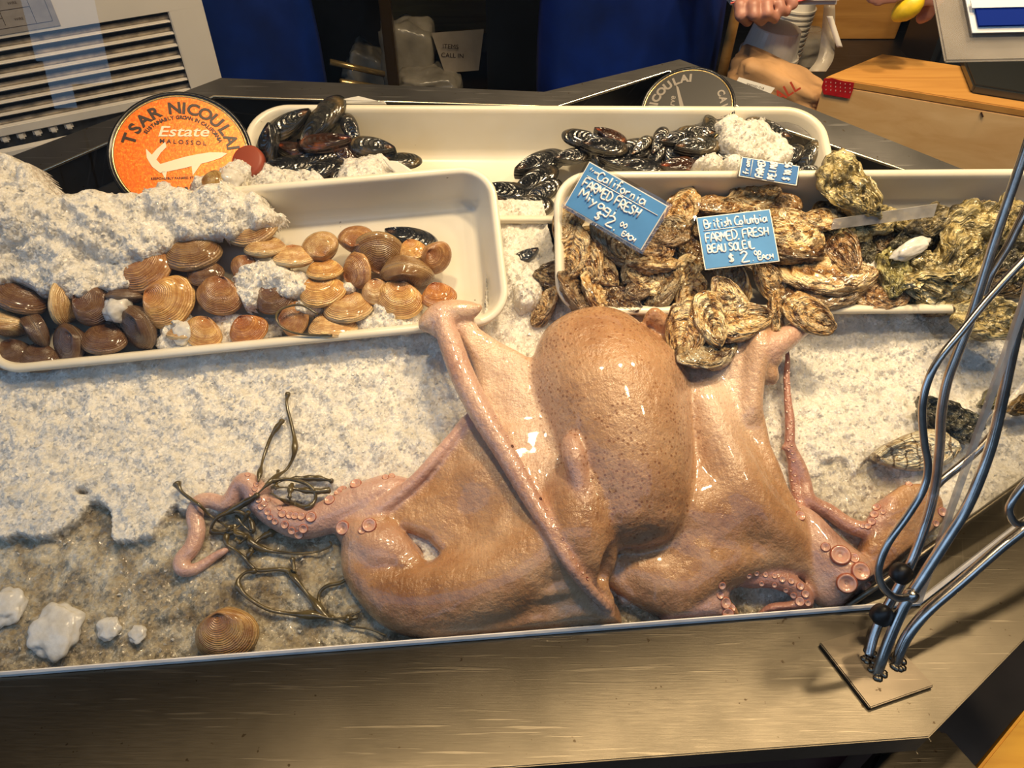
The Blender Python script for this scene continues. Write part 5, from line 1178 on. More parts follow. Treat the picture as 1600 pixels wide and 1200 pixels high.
# second scrap behind the tray rim
a = [P(500, 162, .045), P(604, 163, .045), P(600, 157, .050), P(592, 158, .050), P(560, 150, .054), P(530, 156, .05)]
mb = MB(); n = len(a); mb.add(a + [p - BN * .0006 for p in a], [tuple(range(n)), tuple(range(n, 2 * n))[::-1]] + [(i, (i + 1) % n, n + (i + 1) % n, n + i) for i in range(n)])
meta(mb.build('paper_scrap', M['paper']), 'crumpled paper scrap behind the back tray rim, above the mussels', 'paper')
# ------------------------------------------------------------------ caviar tins
def foil():
    t = NT('orange_foil'); co = t.coord(); n = t.noise(co, 260, 3, .7)
    t.set(Base_Color=t.ramp(n, [(0.3, (0.78, 0.12, 0.006)), (0.54, (0.92, 0.20, 0.01)), (0.68, (1.0, 0.34, 0.03)), (0.76, (1.0, 0.70, 0.25))]), Roughness=.35, Metallic=.25, Coat_Weight=.3); t.bump(n, .4, .0006); return t.m
M['foil'] = foil(); M['black'] = simple('black_enamel', (0.012, 0.012, 0.014), .22); M['cream'] = simple('cream_print', (0.88, 0.80, 0.60), .4); M['ink'] = simple('dark_ink', (0.035, 0.012, 0.006), .4)
M['brass'] = simple('gold_rim', (0.85, 0.62, 0.28), .25, .8)
def tin(c, n_cam, rpx, roll, th, label, face_mat, name='round_tin'):
    n_ = (BASIS @ V(n_cam)).normalized(); x_ = BASIS @ V((math.cos(math.radians(roll)), math.sin(math.radians(roll)), 0)); fc = Face(c, x_ - n_ * x_.dot(n_), n_.cross(x_))
    if fc.n.dot(n_) < 0: fc.n = -fc.n
    r = rpx * pxm(c); e = empty(name, tuple(c), label, 'tin'); inv = Matrix.Translation(-e.location)
    def fix(o): o.parent = e; o.matrix_parent_inverse = inv; return o
    fix(MB().lathe(c, fc.n, [(0, -th), (r * 1.0, -th), (r * 1.05, -th * .9), (r * 1.05, -th * .45), (r * 1.08, -th * .42), (r * 1.08, -.001), (r * 1.065, .001), (r * 1.02, .0), (r * 1.0, -.002), (0, -.002)], 64, fc.x).build('can', M['black'], smooth=True, bevel=0))
    fix(MB().lathe(c, fc.n, [(r * .985, -.0022), (r * .985, -.0005), (r * 1.01, -.0003), (r * 1.012, -.0022)], 64, fc.x).build('gold_ring', M['brass'], smooth=True))
    fix(MB().lathe(c, fc.n, [(0, -.0018), (0, -.0012), (r * .98, -.0012), (r * .98, -.0018)][1:], 64, fc.x).build('label_disc', face_mat))
    return e, fc, r, fix
c = P(283, 240, .058)
e, fc, r, fix = tin(c, (.22, .20, 1), 99, 3, .034, 'round black tin with a sparkling orange caviar label, leaning at the left', M['foil'])
mb = MB(); arc_text(mb, fc, 'TSAR NICOULAI', r * .70, r * .27, 172, 8, -.0006, .0008, 1.0); arc_text(mb, fc, 'SUSTAINABLY GROWN IN CALIFORNIA', r * .60, r * .085, 150, 22, -.0006, .0003, .9)
line_text(mb, fc, 'M A L O S S O L', r * .02, r * .17, r * .10, -.0006, .0002); line_text(mb, fc, 'RESPONSIBLY FARMED STURGEON CAVIAR', r * .10, -r * .42, r * .055, -.0006, .0001, 1, .08); arc_text(mb, fc, 'CAVIAR', r * .78, r * .26, 262, 300, -.0006, .0006) if False else line_text(mb, fc, 'CAVIAR', r * .18, -r * .78, r * .32, -.0006, .0008, .9)
fix(flat(mb, 'dark_lettering', M['ink'], None))
mb = MB(); line_text(mb, fc, 'Estate', r * .02, r * .30, r * .25, -.0005, .0003, 1.25, .06, .25)
body_ = [(-.52, .06), (-.50, -.10), (-.42, -.24), (-.30, -.34), (-.15, -.30), (.05, -.24), (.25, -.17), (.45, -.10), (.60, -.03), (.69, .05), (.60, .06), (.42, .05), (.25, .01), (.05, -.05), (-.15, -.13), (-.30, -.19), (-.36, -.12), (-.30, .0), (-.22, .10), (-.24, .19), (-.36, .06), (-.43, -.04)]
mb.add([fc.p(x * r, y * r, -.0005) for x, y in body_], [(0, 1, 21), (1, 2, 16, 21), (2, 3, 15, 16), (3, 4, 14, 15), (4, 5, 13, 14), (5, 6, 12, 13), (6, 7, 11, 12), (7, 8, 10, 11), (8, 9, 10), (16, 17, 20, 21), (17, 18, 19, 20)])
mb.add([fc.p(x * r, y * r, -.0005) for x, y in ((-.28, -.32), (-.20, -.31), (-.22, -.44), (.16, -.20), (.30, -.15), (.18, -.36))], [(0, 1, 2), (3, 4, 5)])
fix(flat(mb, 'cream_print', M['cream'], None))
# small brown-green lid lumps leaning on the tin: one clam, one dark red disc
shell('clam', 333, 284, 40, 80, (-.2, .2, 1), None, .085, 'small greenish clam on ice in front of the orange tin', 'clam', 'clam', None, (.8, .75, .5), 2)
mb = MB().lathe(P(385, 252, .045), BASIS @ V((-.2, .2, 1)), [(0, -.012), (.024, -.010), (.024, 0), (.020, .002), (0, .002)], 32)
meta(mb.build('red_lid', simple('brick_red', (0.30, 0.06, 0.03), .5), smooth=True), 'brick red rounded lid wedged between the orange tin and the back tray', 'lid')
c = P(1066, 197, -.005) + BN * .035
e, fc, r, fix = tin(c, (-.30, .25, 1), 68, 84, .030, 'black caviar tin with grey lettering standing behind the back tray', simple('charcoal_label', (0.035, 0.033, 0.032), .35), 'round_tin')
mb = MB(); arc_text(mb, fc, 'TSAR NICOULAI', r * .70, r * .27, 165, -2, -.0006, .0008); arc_text(mb, fc, 'CAVIAR', r * .74, r * .22, -55, -125, -.0006, .0006)
line_text(mb, fc, 'Reserve', 0, r * .30, r * .2, -.0006, .0002, 1, 0, .2)
mb.add([fc.p(x * r, y * r, -.0006) for x, y in ((-.30, -.05), (.55, .26), (.62, .33), (-.28, .08))], [(0, 1, 2, 3)])
fix(flat(mb, 'grey_lettering', simple('grey_print', (0.24, 0.21, 0.18), .4), None))
# ------------------------------------------------------------------ glass screen and rod stand
gl0, gl1, gr1 = Pz(-420, 1088, ZL + .001), Pz(1434, 944, ZL + .001), Pz(1760, 690, ZL + .001)
LEAN = math.radians(11)
def pane_up(a, b):
    ex = (b - a).normalized(); inward = V((0, 0, 1)).cross(ex); return (V((0, 0, 1)) * math.cos(LEAN) + inward * math.sin(LEAN)).normalized(), ex
u1, e1 = pane_up(gl0, gl1); u2, e2 = pane_up(gl1, gr1)
n1, n2 = e1.cross(u1).normalized(), e2.cross(u2).normalized(); cl = n1.cross(n2).normalized(); cl = cl if cl.z > 0 else -cl
HG = .80; ctop = gl1 + cl * (HG * math.cos(LEAN) / cl.z)
gs = empty('glass_screen', tuple(gl1), 'clear sloping glass screen around the counter, with blue sky reflections', 'glass'); inv = Matrix.Translation(-gs.location)
def pane(a, b, c_, d, name):
    n = (b - a).cross(d - a).normalized() * .003; o = MB().hexa([a, b, b + n, a + n, d, c_, c_ + n, d + n]); o = mesh(name, [a, b, c_, d], [(0, 1, 2, 3)], False); o = link(name, o, M['glass']); o.parent = gs; o.matrix_parent_inverse = inv
    s = o.modifiers.new('thickness', 'SOLIDIFY'); s.thickness = .0  # single reflecting surface, thickness shown by the ground edges
    o.modifiers.clear(); return o
pane(gl0, gl1, ctop, gl0 + u1 * HG, 'front_pane'); pane(gl1, gr1, gr1 + u2 * HG, ctop, 'side_pane')
M['ground'] = simple('ground_glass_edge', (0.90, 0.84, 0.78), .5, 0, 30, .1)
ge = MB(); 
for a_, b_ in ((gl0, gl1), (gl1, gr1)):
    nn_ = (b_ - a_).normalized().cross(V((0, 0, 1))) * .002; ge.hexa([a_ - nn_, b_ - nn_, b_ + nn_, a_ + nn_, a_ - nn_ + V((0, 0, .0045)), b_ - nn_ + V((0, 0, .0045)), b_ + nn_ + V((0, 0, .0045)), a_ + nn_ + V((0, 0, .0045))])
o = ge.build('ground_bottom_edge', M['ground']); o.parent = gs; o.matrix_parent_inverse = inv
o = MB().tube([gl1, ctop], .0035, 4).build('corner_joint', simple('corner_seal', (0.72, 0.66, 0.58), .3, 0, 30, .1, 0, Alpha=.5)); o.parent = gs; o.matrix_parent_inverse = inv
rn = V((.30, -.85, .42)).normalized()
st = empty('rod_stand', tuple(Pz(1380, 1040, ZL)), 'bent steel rod stand bolted to the counter corner in front of the glass', 'stand'); sinv = Matrix.Translation(-st.location)
def sfix(o): o.parent = st; o.matrix_parent_inverse = sinv; return o
zt = ZL + .006
pl = [Pz(1281, 1004, zt), Pz(1360, 1106, zt), Pz(1460, 1071, zt), Pz(1372, 976, zt)]
sfix(MB().hexa([p - V((0, 0, .0055)) for p in pl] + pl).build('base_plate', steel('plate_steel', (0.30, 0.25, 0.19), .3, .5), bevel=.001))
RODS_AND_REFLECTIONS = [([(1400, 1037), (1406, 1018), (1420, 990), (1450, 954), (1503, 908), (1560, 858), (1600, 826), (1680, 760), (1780, 660)], 8.5, 1400, 1037, 0),
        ([(1370, 1052), (1378, 1030), (1390, 998), (1412, 948), (1440, 904), (1480, 842), (1512, 790), (1538, 728), (1557, 665), (1584, 540), (1602, 470), (1640, 330)], 8.5, 1370, 1052, .002),
        ([(1357, 1026), (1372, 976), (1416, 896), (1440, 838), (1459, 770), (1468, 700), (1471, 645), (1480, 596), (1496, 552), (1516, 500), (1536, 436), (1553, 380), (1570, 328), (1600, 240), (1650, 90)], 7.5, 1357, 1026, -.010),
        ([(1424, 931), (1400, 934), (1379, 916), (1373, 888), (1388, 848), (1419, 804), (1443, 764), (1450, 728), (1444, 690), (1441, 640), (1449, 598), (1468, 560), (1504, 516), (1545, 466), (1602, 404), (1660, 350)], 6.0, 1400, 1037, .010),
        ([(1462, 760), (1474, 748), (1504, 724), (1537, 694), (1560, 668)], 6.5, 1357, 1026, -.014),  # greyish branch, a reflection in the glass built as a solid rod
        ([(1536, 462), (1548, 428), (1574, 386), (1602, 330), (1650, 240)], 6.5, 1357, 1026, -.016),  # mirror image of a rod in the glass, built solid
        ([(1660, 690), (1612, 742), (1583, 780), (1577, 800), (1588, 818), (1606, 812)], 6.0, 1400, 1037, .008)]
for k, (pl_, rp, bu, bv, off) in enumerate(RODS_AND_REFLECTIONS):
    p0 = Pz(bu, bv, zt) + rn * off; pts = [on_plane(u, v, p0, rn) for u, v in pl_]
    if k < 3: pts[0] = Pz(bu, bv, zt - .002)
    sp = smooth_path(pts, 6); sfix(MB().tube(sp, [rp * pxm(p) for p in sp], 16).build('rod', M['rod'], smooth=True))
for (u, v), (bu, bv) in (((1408, 896), (1357, 1026)), ((1378, 961), (1370, 1052))):  # one real bumper, the other its glass reflection built as a solid
    p0 = on_plane(u, v, Pz(bu, bv, zt) - rn * .006, rn); m = MB().lathe(p0, rn, [(0, -.008), (.009, -.007), (.011, 0), (.009, .007), (0, .008)], 20); sfix(m.build('bumper_and_reflection', M['rubber'], smooth=True))
for (u, v) in ((1402, 1036), (1371, 1051), (1358, 1026)):
    m = MB(); rr_ = random.Random(u)
    for k in range(10):
        a_ = rr_.uniform(0, 6.28); m.lathe(Pz(u, v, zt) + V((math.cos(a_), math.sin(a_), 0)) * .0065, (0, 0, 1), [(.0035, 0), (.003, .002), (0, .0032)], 8)
    sfix(m.build('weld', M['steel'], smooth=True))
p = on_plane(1424, 931, Pz(1400, 1037, zt) + rn * .010, rn); sfix(MB().lathe(p, rn, [(0, -.006), (.006, -.005), (.0065, 0), (.005, .005), (0, .006)], 16).build('rod_tip', M['rod'], smooth=True))
# ------------------------------------------------------------------ background behind the bin
def prism(pts, up, name, mat, parent=None, bevel=0):
    n = len(pts); m = MB(); m.add(list(pts) + [p + up for p in pts], [tuple(range(n))[::-1], tuple(range(n, 2 * n))] + [(i, (i + 1) % n, n + (i + 1) % n, n + i) for i in range(n)])
    return m.build(name, mat, parent, bevel=bevel)
# --- air conditioner with louvred grille
M['ac'] = simple('off_white_abs', (0.80, 0.75, 0.68), .45, 0, 5, .06)
M['slot'] = simple('dark_slot', (0.035, 0.04, 0.05), .8, 0, 40, .3)  # one dark blue-grey for the housing behind the slots
A0 = Pz(0, 215, 1.02); A1 = Pz(352, 143, 1.02)
ex = (A1 - A0).normalized(); n_ac = V((0, 0, 1)).cross(ex) * -1; n_ac = n_ac if n_ac.y < 0 else -n_ac
fc = Face(A0 - V((0, 0, .0)), ex, V((0, 0, 1))); WA = (A1 - A0).length
ac = empty('air_conditioner', tuple(A0), 'beige air conditioning unit with horizontal louvre slots and a wiring paper', 'air conditioner'); inv = Matrix.Translation(-ac.location)
def afix(o): o.parent = ac; o.matrix_parent_inverse = inv; return o
def acp(u, v): 
    p = on_plane(u, v, A0, fc.n); d = p - fc.o; return d.dot(fc.x), d.dot(fc.y)
def abox(x0, y0, x1, y1, z0, z1, name, mat, bev=0):
    return afix(MB().hexa([fc.p(x0, y0, z0), fc.p(x1, y0, z0), fc.p(x1, y1, z0), fc.p(x0, y1, z0), fc.p(x0, y0, z1), fc.p(x1, y0, z1), fc.p(x1, y1, z1), fc.p(x0, y1, z1)]).build(name, mat, bevel=bev))
xr = WA; xl = -.45
rows = [acp(268, 24)[1], acp(272, 43)[1], acp(276, 62)[1], acp(280, 81)[1], acp(284, 99)[1], acp(287, 117)[1], acp(290, 134)[1]]
sx1 = acp(275, 60)[0]; sx0 = xl + .03
abox(xl, -.10, xr, .75, -.22, -.012, 'housing', M['slot'])
gm = MB(); ys = []
hh = .0075
edges = [.02] + [e_ for y in sorted(rows) for e_ in (y - hh, y + hh)]
def q4(m, x0, y0, x1, y1, z0=-.012, z1=0): m.hexa([fc.p(x0, y0, z0), fc.p(x1, y0, z0), fc.p(x1, y1, z0), fc.p(x0, y1, z0), fc.p(x0, y0, z1), fc.p(x1, y0, z1), fc.p(x1, y1, z1), fc.p(x0, y1, z1)])
yy = sorted(rows); more = [yy[-1] + (yy[-1] - yy[0]) / 6 * k for k in range(1, 3)]; top_slots = [(y, sx1) for y in yy] + []
y_prev = .0
for y in yy:
    q4(gm, xl, y_prev, sx1, y - hh); y_prev = y + hh
q4(gm, xl, y_prev, xr, .75); q4(gm, sx1, .0, xr, y_prev)
afix(gm.build('front_panel', M['ac'], bevel=.0025))
for y in yy:      # rounded slot ends and a dusty lower lip inside each slot
    afix(MB().tube([fc.p(xl, y - hh * .6, -.011), fc.p(sx1, y - hh * .6, -.011)], .0035, 8).build('slot_lip', simple('dusty_lip', (0.40, 0.34, 0.27), .8, 0, 60, .3) if 'dl' not in M else M['dl'], smooth=True))
    M.setdefault('dl', bpy.data.materials['dusty_lip'])
tm = MB()   # toothed lower edge
for i in range(24):
    x0 = xl + i * .0235 + .002
    if x0 > acp(182, 178)[0]: break
    q4(tm, x0, -.012, x0 + .013, .001, -.012, -.002)
afix(tm.build('toothed_edge', M['ac'], bevel=.003))
lm = MB(); q4(lm, xl, -.034, xr - .05, -.022, -.01, .004); q4(lm, xl, -.060, xr - .08, -.048, -.01, .006); q4(lm, xl, -.34, xr - .1, -.075, -.01, .0)
for k in range(5): q4(lm, xl + .1 + k * .12, -.05, xl + .106 + k * .12, -.03, -.01, .002)
afix(lm.build('lower_grille', M['ac'], bevel=.001))
x0, y0 = acp(-60, 55); x1, y1 = acp(94, 37)
abox(-.4, y1 - .002, x1, .7, .0005, .0012, 'wiring_paper', simple('grey_paper', (0.34, 0.31, 0.29), .7, 0, 60, .08))
dm = MB()
for a_, b_ in (((x1 - .008, y1 + .006), (x1 - .008, .68)), ((-.38, y1 + .006), (x1 - .008, y1 + .006)), ((x1 - .03, y1 + .006), (x1 - .03, .4)), ((x1 - .07, y1 + .01), (x1 - .07, y1 + .06)), ((x1 - .07, y1 + .03), (x1 - .03, y1 + .03)), ((x1 - .10, y1 + .02), (x1 - .07, y1 + .02)), ((x1 - .10, y1 + .02), (x1 - .10, y1 + .05))):
    dm.tube([fc.p(*a_, .0014), fc.p(*b_, .0014)], .0003, 4)
for k in range(4): line_text(dm, fc, 'WIRE', x1 - .05 - (k % 2) * .045, y1 + .014 + k * .011, .005, .0014)
afix(dm.build('wiring_lines', M['ink']))
# --- persons
class Vol:
    def __init__(s, lo, hi, vx): s.lo = np.array(lo); s.vx = vx; s.n = ((np.array(hi) - s.lo) / vx).astype(int); s.F = np.full(s.n, .03, np.float32)
    def cone(s, p, q, r1, r2, k=.01):
        m = max(r1, r2) + .035; i0 = np.clip(((np.minimum(p, q) - m - s.lo) / s.vx).astype(int), 0, s.n); i1 = np.clip(((np.maximum(p, q) + m - s.lo) / s.vx).astype(int) + 1, 0, s.n)
        if (i1 <= i0).any(): return
        ax = [(s.lo[i] + np.arange(i0[i], i1[i]) * s.vx).astype(np.float32) for i in range(3)]; X = np.meshgrid(*ax, indexing='ij')
        pa = np.stack([X[i] - p[i] for i in range(3)]); ba = np.array(q) - np.array(p); t = np.clip(np.tensordot(ba, pa, 1) / (ba @ ba + 1e-12), 0, 1)
        d = np.sqrt(((pa - ba[:, None, None, None] * t) ** 2).sum(0)) - (r1 + (r2 - r1) * t)
        sl = tuple(slice(a, b) for a, b in zip(i0, i1)); s.F[sl] = smin(s.F[sl], d, k)
    def chain(s, pts, k=.01):
        for a, b in zip(pts[:-1], pts[1:]): s.cone(np.array(a[:3]), np.array(b[:3]), a[3], b[3], k)
    def mesh(s, name):
        g = openvdb.FloatGrid(background=.03); g.copyFromArray(s.F); pts, tri, qd = g.convertToPolygons(isovalue=0.0, adaptivity=0.0); w = s.lo + pts * s.vx
        me = bpy.data.meshes.new(name); me.from_pydata(w.tolist(), [], np.asarray(qd)[:, ::-1].tolist()); me.update()
        bm = bmesh.new(); bm.from_mesh(me); bmesh.ops.smooth_vert(bm, verts=bm.verts, factor=.5, use_axis_x=True, use_axis_y=True, use_axis_z=True); bmesh.ops.recalc_face_normals(bm, faces=bm.faces); bm.to_mesh(me); bm.free()
        me.polygons.foreach_set('use_smooth', [True] * len(me.polygons)); return me
M['skin_h'] = simple('hand_skin', (0.45, 0.21, 0.155), .42, 0, 30, .1, .0006, Subsurface_Weight=.15, Subsurface_Scale=.01)
M['shirt'] = simple('dark_shirt', (0.03, 0.03, 0.035), .8, 0, 30, .2)
M['apron'] = simple('blue_apron', (0.002, 0.022, 0.20), .5, 0, 7, .3, .003)
M['hair'] = simple('dark_hair', (0.02, 0.012, 0.008), .6, 0, 90, .3)
def person(cx, cy, hands, label, ap0, ap1, hx=0.0):
    v = Vol((cx - .30, cy - .40, -.01), (cx + .48, cy + .26, 1.80), .0036 if cx > 0 else .006); c = lambda x, y, z, r: (cx + x, cy + y, z, r)
    for sgn in (-1, 1):
        v.chain([c(sgn * .09, 0, .93, .085), c(sgn * .10, -.01, .50, .058), c(sgn * .105, .01, .12, .040), c(sgn * .105, .01, .05, .042)], .02); v.chain([c(sgn * .105, .03, .035, .035), c(sgn * .115, -.16, .025, .028)], .02)
    v.chain([c(-.07, 0, .95, .105), c(-.06, 0, 1.10, .10), c(-.09, .0, 1.30, .10), c(-.12, .0, 1.40, .07)], .04); v.chain([c(.07, 0, .95, .105), c(.06, 0, 1.10, .10), c(.09, .0, 1.30, .10), c(.12, .0, 1.40, .07)], .04); v.chain([c(0, 0, .95, .12), c(0, 0, 1.35, .11)], .04)
    v.chain([c(0, 0, 1.40, .06), c(0, -.01, 1.50, .052)], .03)
    v.chain([c(0, -.01, 1.66, .085), c(0, -.03, 1.60, .072), c(0, -.055, 1.555, .045)], .02); v.chain([c(0, -.10, 1.635, .012), c(0, -.125, 1.60, .014)], .008)
    for sgn in (-1, 1): v.chain([c(sgn * .088, 0, 1.64, .016), c(sgn * .088, 0, 1.60, .012)], .006)
    for sgn, h in zip((-1, 1), hands):
        sh = np.array([cx + sgn * .17, cy, 1.39]); wr = np.array(h['wrist']); mid = (sh + wr) / 2 + np.array([sgn * .05, .06, -.10])
        v.chain([(*sh, .058), (*mid, .042), (*wr, .027)], .02)
        v.chain([(*wr, .027), (*h['palm'], .030)], .015)
        for f in h['fingers']: v.chain(f, .004)
    me = v.mesh('body'); me.materials.append(M['skin_h']); me.materials.append(M['shirt'])
    hs = [np.array(h['wrist']) for h in hands]
    for p in me.polygons:
        cc = p.center
        if cc.z < 1.47 and all((cc - V(w)).length > .17 for w in hs): p.material_index = 1
    e = empty('person', (cx, cy, 0), label, 'person'); inv = Matrix.Translation(-e.location)
    b = link('body', me); b.parent = e; b.matrix_parent_inverse = inv
    am = MB(); cols = 24; vs = []; fs = []; zs = [.52, .60, .75, .9, 1.0, 1.08, 1.15, 1.25, 1.36]
    for i, z in enumerate(zs):
        hw = np.interp(z, [.5, 1.0, 1.20, 1.36], [ap1, ap1, ap1 * .95, .11])
        for k in range(cols + 1):
            t = k / cols * 2 - 1; x = hw * math.sin(t * 1.5) * (1 if z < 1.1 else 1); y = -.155 * math.cos(t * 1.4) - .012 + .006 * math.sin(k * 1.9 + z * 3) * (1.2 - z) * 2
            vs.append((cx + x + ap0, cy + y, z))
    n = cols + 1
    for i in range(len(zs) - 1):
        for k in range(cols): fs.append((i * n + k, i * n + k + 1, (i + 1) * n + k + 1, (i + 1) * n + k))
    a = link('apron', mesh('apron', vs, fs), M['apron']); a.parent = e; a.matrix_parent_inverse = inv; s = a.modifiers.new('t', 'SOLIDIFY'); s.thickness = .003
    st_ = MB().tube([(cx - .10, cy - .14, 1.36), (cx - .06, cy - .02, 1.50), (cx, cy + .06, 1.51), (cx + .06, cy - .02, 1.50), (cx + .10, cy - .14, 1.36)], .006, 6).build('apron_strap', M['apron'], a, smooth=True); st_.matrix_parent_inverse = Matrix()
    hm = MB().lathe((cx, cy + .012, 1.665), (0, -.15, 1), [(.092, -.05), (.096, .0), (.088, .045), (.055, .08), (0, .095)], 24); hh_ = hm.build('hair', M['hair'], smooth=True); hh_.parent = e; hh_.matrix_parent_inverse = inv
    for sgn in (-1, 1):
        em = MB().lathe((cx + sgn * .032, cy - .108, 1.650), (0, -1, 0), [(.013, -.01), (.012, -.002), (0, .004)], 12).build('eye', M['ink'], smooth=True); em.parent = e; em.matrix_parent_inverse = inv
    mm = MB().tube([(cx - .025, cy - .098, 1.572), (cx, cy - .103, 1.570), (cx + .025, cy - .098, 1.572)], .004, 6).build('mouth', simple('lips', (.4, .14, .11), .5), smooth=True); mm.parent = e; mm.matrix_parent_inverse = inv
    return e
def fp(u, v, y, r): p = Py(u, v, y); return (p.x, p.y, p.z, r * pxm(p))
hR = dict(wrist=tuple(Py(1180, -75, 1.38)), palm=tuple(Py(1192, -18, 1.32)), fingers=[[fp(1166, -12, 1.32, 12), fp(1156, 8, 1.27, 9), fp(1157, 24, 1.26, 8.5), fp(1168, 34, 1.27, 8)], [fp(1182, -12, 1.32, 12), fp(1177, 8, 1.26, 9), fp(1178, 23, 1.25, 8.5), fp(1190, 33, 1.26, 8)], [fp(1200, -12, 1.32, 12), fp(1198, 7, 1.26, 9), fp(1199, 20, 1.25, 8.5), fp(1211, 29, 1.26, 8)], [fp(1212, -10, 1.32, 10), fp(1217, 5, 1.27, 8), fp(1219, 14, 1.265, 8), fp(1229, 19, 1.27, 7)], [fp(1215, -20, 1.32, 12), fp(1232, -10, 1.29, 11), fp(1238, 6, 1.28, 9.5)]])
hL = dict(wrist=tuple(Py(1440, -85, 1.33)), palm=tuple(Py(1437, -22, 1.24)), fingers=[[fp(1424, -22, 1.24, 13), fp(1400, -8, 1.22, 12), fp(1375, -2, 1.22, 11), fp(1362, -4, 1.22, 9)], [fp(1440, -10, 1.23, 14), fp(1445, 8, 1.20, 12.5), fp(1441, 24, 1.19, 11.5), fp(1428, 36, 1.20, 10)], [fp(1458, -10, 1.23, 13), fp(1470, 8, 1.21, 12), fp(1470, 26, 1.20, 11), fp(1464, 38, 1.20, 9.5)], [fp(1456, -14, 1.26, 12), fp(1458, 6, 1.25, 11), fp(1448, 22, 1.25, 10), fp(1440, 28, 1.25, 9)], [fp(1444, -16, 1.27, 11), fp(1440, 2, 1.27, 10), fp(1432, 14, 1.27, 9)]])
person(.235, 1.62, [hR, hL], 'person in a bright blue apron holding a wrapped package and a lemon', 0.0, .185)
hh1 = dict(wrist=(-.86, 1.45, 1.20), palm=(-.87, 1.40, 1.13), fingers=[[(-.89 + i * .018, 1.39, 1.10, .010), (-.89 + i * .018, 1.375, 1.06, .009), (-.885 + i * .018, 1.38, 1.03, .008)] for i in range(4)] + [[(-.85, 1.38, 1.13, .011), (-.83, 1.36, 1.10, .009)]])
hh2 = dict(wrist=(-.40, 1.50, 1.30), palm=(-.42, 1.47, 1.27), fingers=[[(-.45 + i * .018, 1.46, 1.25, .010), (-.45 + i * .018, 1.44, 1.24, .009), (-.445 + i * .018, 1.42, 1.235, .008)] for i in range(4)] + [[(-.44, 1.46, 1.28, .011), (-.45, 1.44, 1.29, .009)]])
person(-.585, 1.62, [hh1, hh2], 'person in a dark blue apron standing beside the air conditioner', 0.0, .20)
# --- things held
pk = MB(); a, b = Py(1135, 9, 1.29), Py(1318, 8, 1.27); up = V((0, 0.02, .05))
pk.hexa([a - up * .02, b - up * .02, b + V((0, .11, -.01)), a + V((0, .11, -.01)), a + up, b + up, b + up + V((0, .10, 0)), a + up + V((0, .10, 0))])
pko = pk.build('wrapped_package', simple('wax_paper', (0.62, 0.56, 0.50), .4, 0, 40, .08), bevel=.008); meta(pko, 'white paper wrapped package with red stripes held over the plastic cups', 'package')
m = MB()
for x0 in (.03, .30, .55): 
    p = a.lerp(b, x0) - up * .0; m.tube([p + V((0, -.0015, .004)), p + V((.03, -.0015, .012)), p + V((.06, -.001, .03))], .0016, 6)
m.build('red_stripe', simple('red_print', (0.5, 0.03, 0.02), .5), pko)
lp = Py(1419, 12, 1.225); m = MB().lathe(lp, (.5, -.2, .6), [(0, -.026), (.005, -.025), (.010, -.020), (.0155, -.010), (.017, 0), (.0155, .010), (.010, .019), (.005, .023), (.003, .026), (0, .027)], 24)
meta(m.build('lemon', simple('lemon_peel', (0.85, 0.58, 0.02), .4, 0, 90, .08, .001), smooth=True), 'small yellow lemon held between fingers at the top right', 'lemon')
# --- plastic cups: a stack of tubs on the side table
M['cup'] = simple('milky_plastic', (0.74, 0.70, 0.63), .25, 0, 10, .05)
zt0 = .97
def cupstack(u, v, y, n, r0, step, lbl, lean=(0, 0, 1), top=.05):
    base = Py(u, v, y); ax = V(lean).normalized()
    for i in range(n):
        c0 = base + ax * (i * step); hgt = top
        m = MB().lathe(c0, -ax, [(0, -hgt), (r0 * .80, -hgt), (r0 * .83, -hgt * .96), (r0 * .98, -.004), (r0 * 1.05, -.004), (r0 * 1.05, -.0005), (r0 * .99, 0), (r0 * .80, -hgt * .93), (0, -hgt * .93)], 36)
        o = m.build('plastic_cup', M['cup']); meta(o, lbl % ORDV[n - 1 - i], 'cup', 'stacked plastic cups beside the paper bag')
ORDV = ['topmost', 'second from top', 'third from top', 'fourth from top', 'fifth from top', 'sixth from top', 'seventh from top', 'eighth from top', 'ninth from top', 'tenth from top', 'eleventh from top', 'bottom']
cupstack(1188, 124, 1.38, 8, .050, .0065, 'upside down plastic cup, %s in the front wide stack', (.10, 0, 1), .048)
cupstack(1212, 98, 1.52, 12, .040, .0095, 'upside down plastic cup, %s in the rear narrow stack', (.08, 0, 1), .035)
# --- staff-side shelf on which the cups, bag and wooden box stand
tb = [V((.36, 1.12, 0)), V((1.60, 1.02, 0)), V((1.60, 1.90, 0)), V((.40, 1.90, 0))]
side = prism([V((p.x, p.y, .90)) for p in tb], V((0, 0, .045)), 'side_table', M['steel_dark'], bevel=.002); meta(side, 'dark steel side table behind the counter carrying cups, bag and box', 'table')
for p in ((.45, 1.30), (1.5, 1.3), (1.5, 1.85), (.45, 1.85)): MB().tube([(p[0], p[1], 0), (p[0], p[1], .90)], .015, 10).build('leg', M['steel_dark'], side, smooth=True)
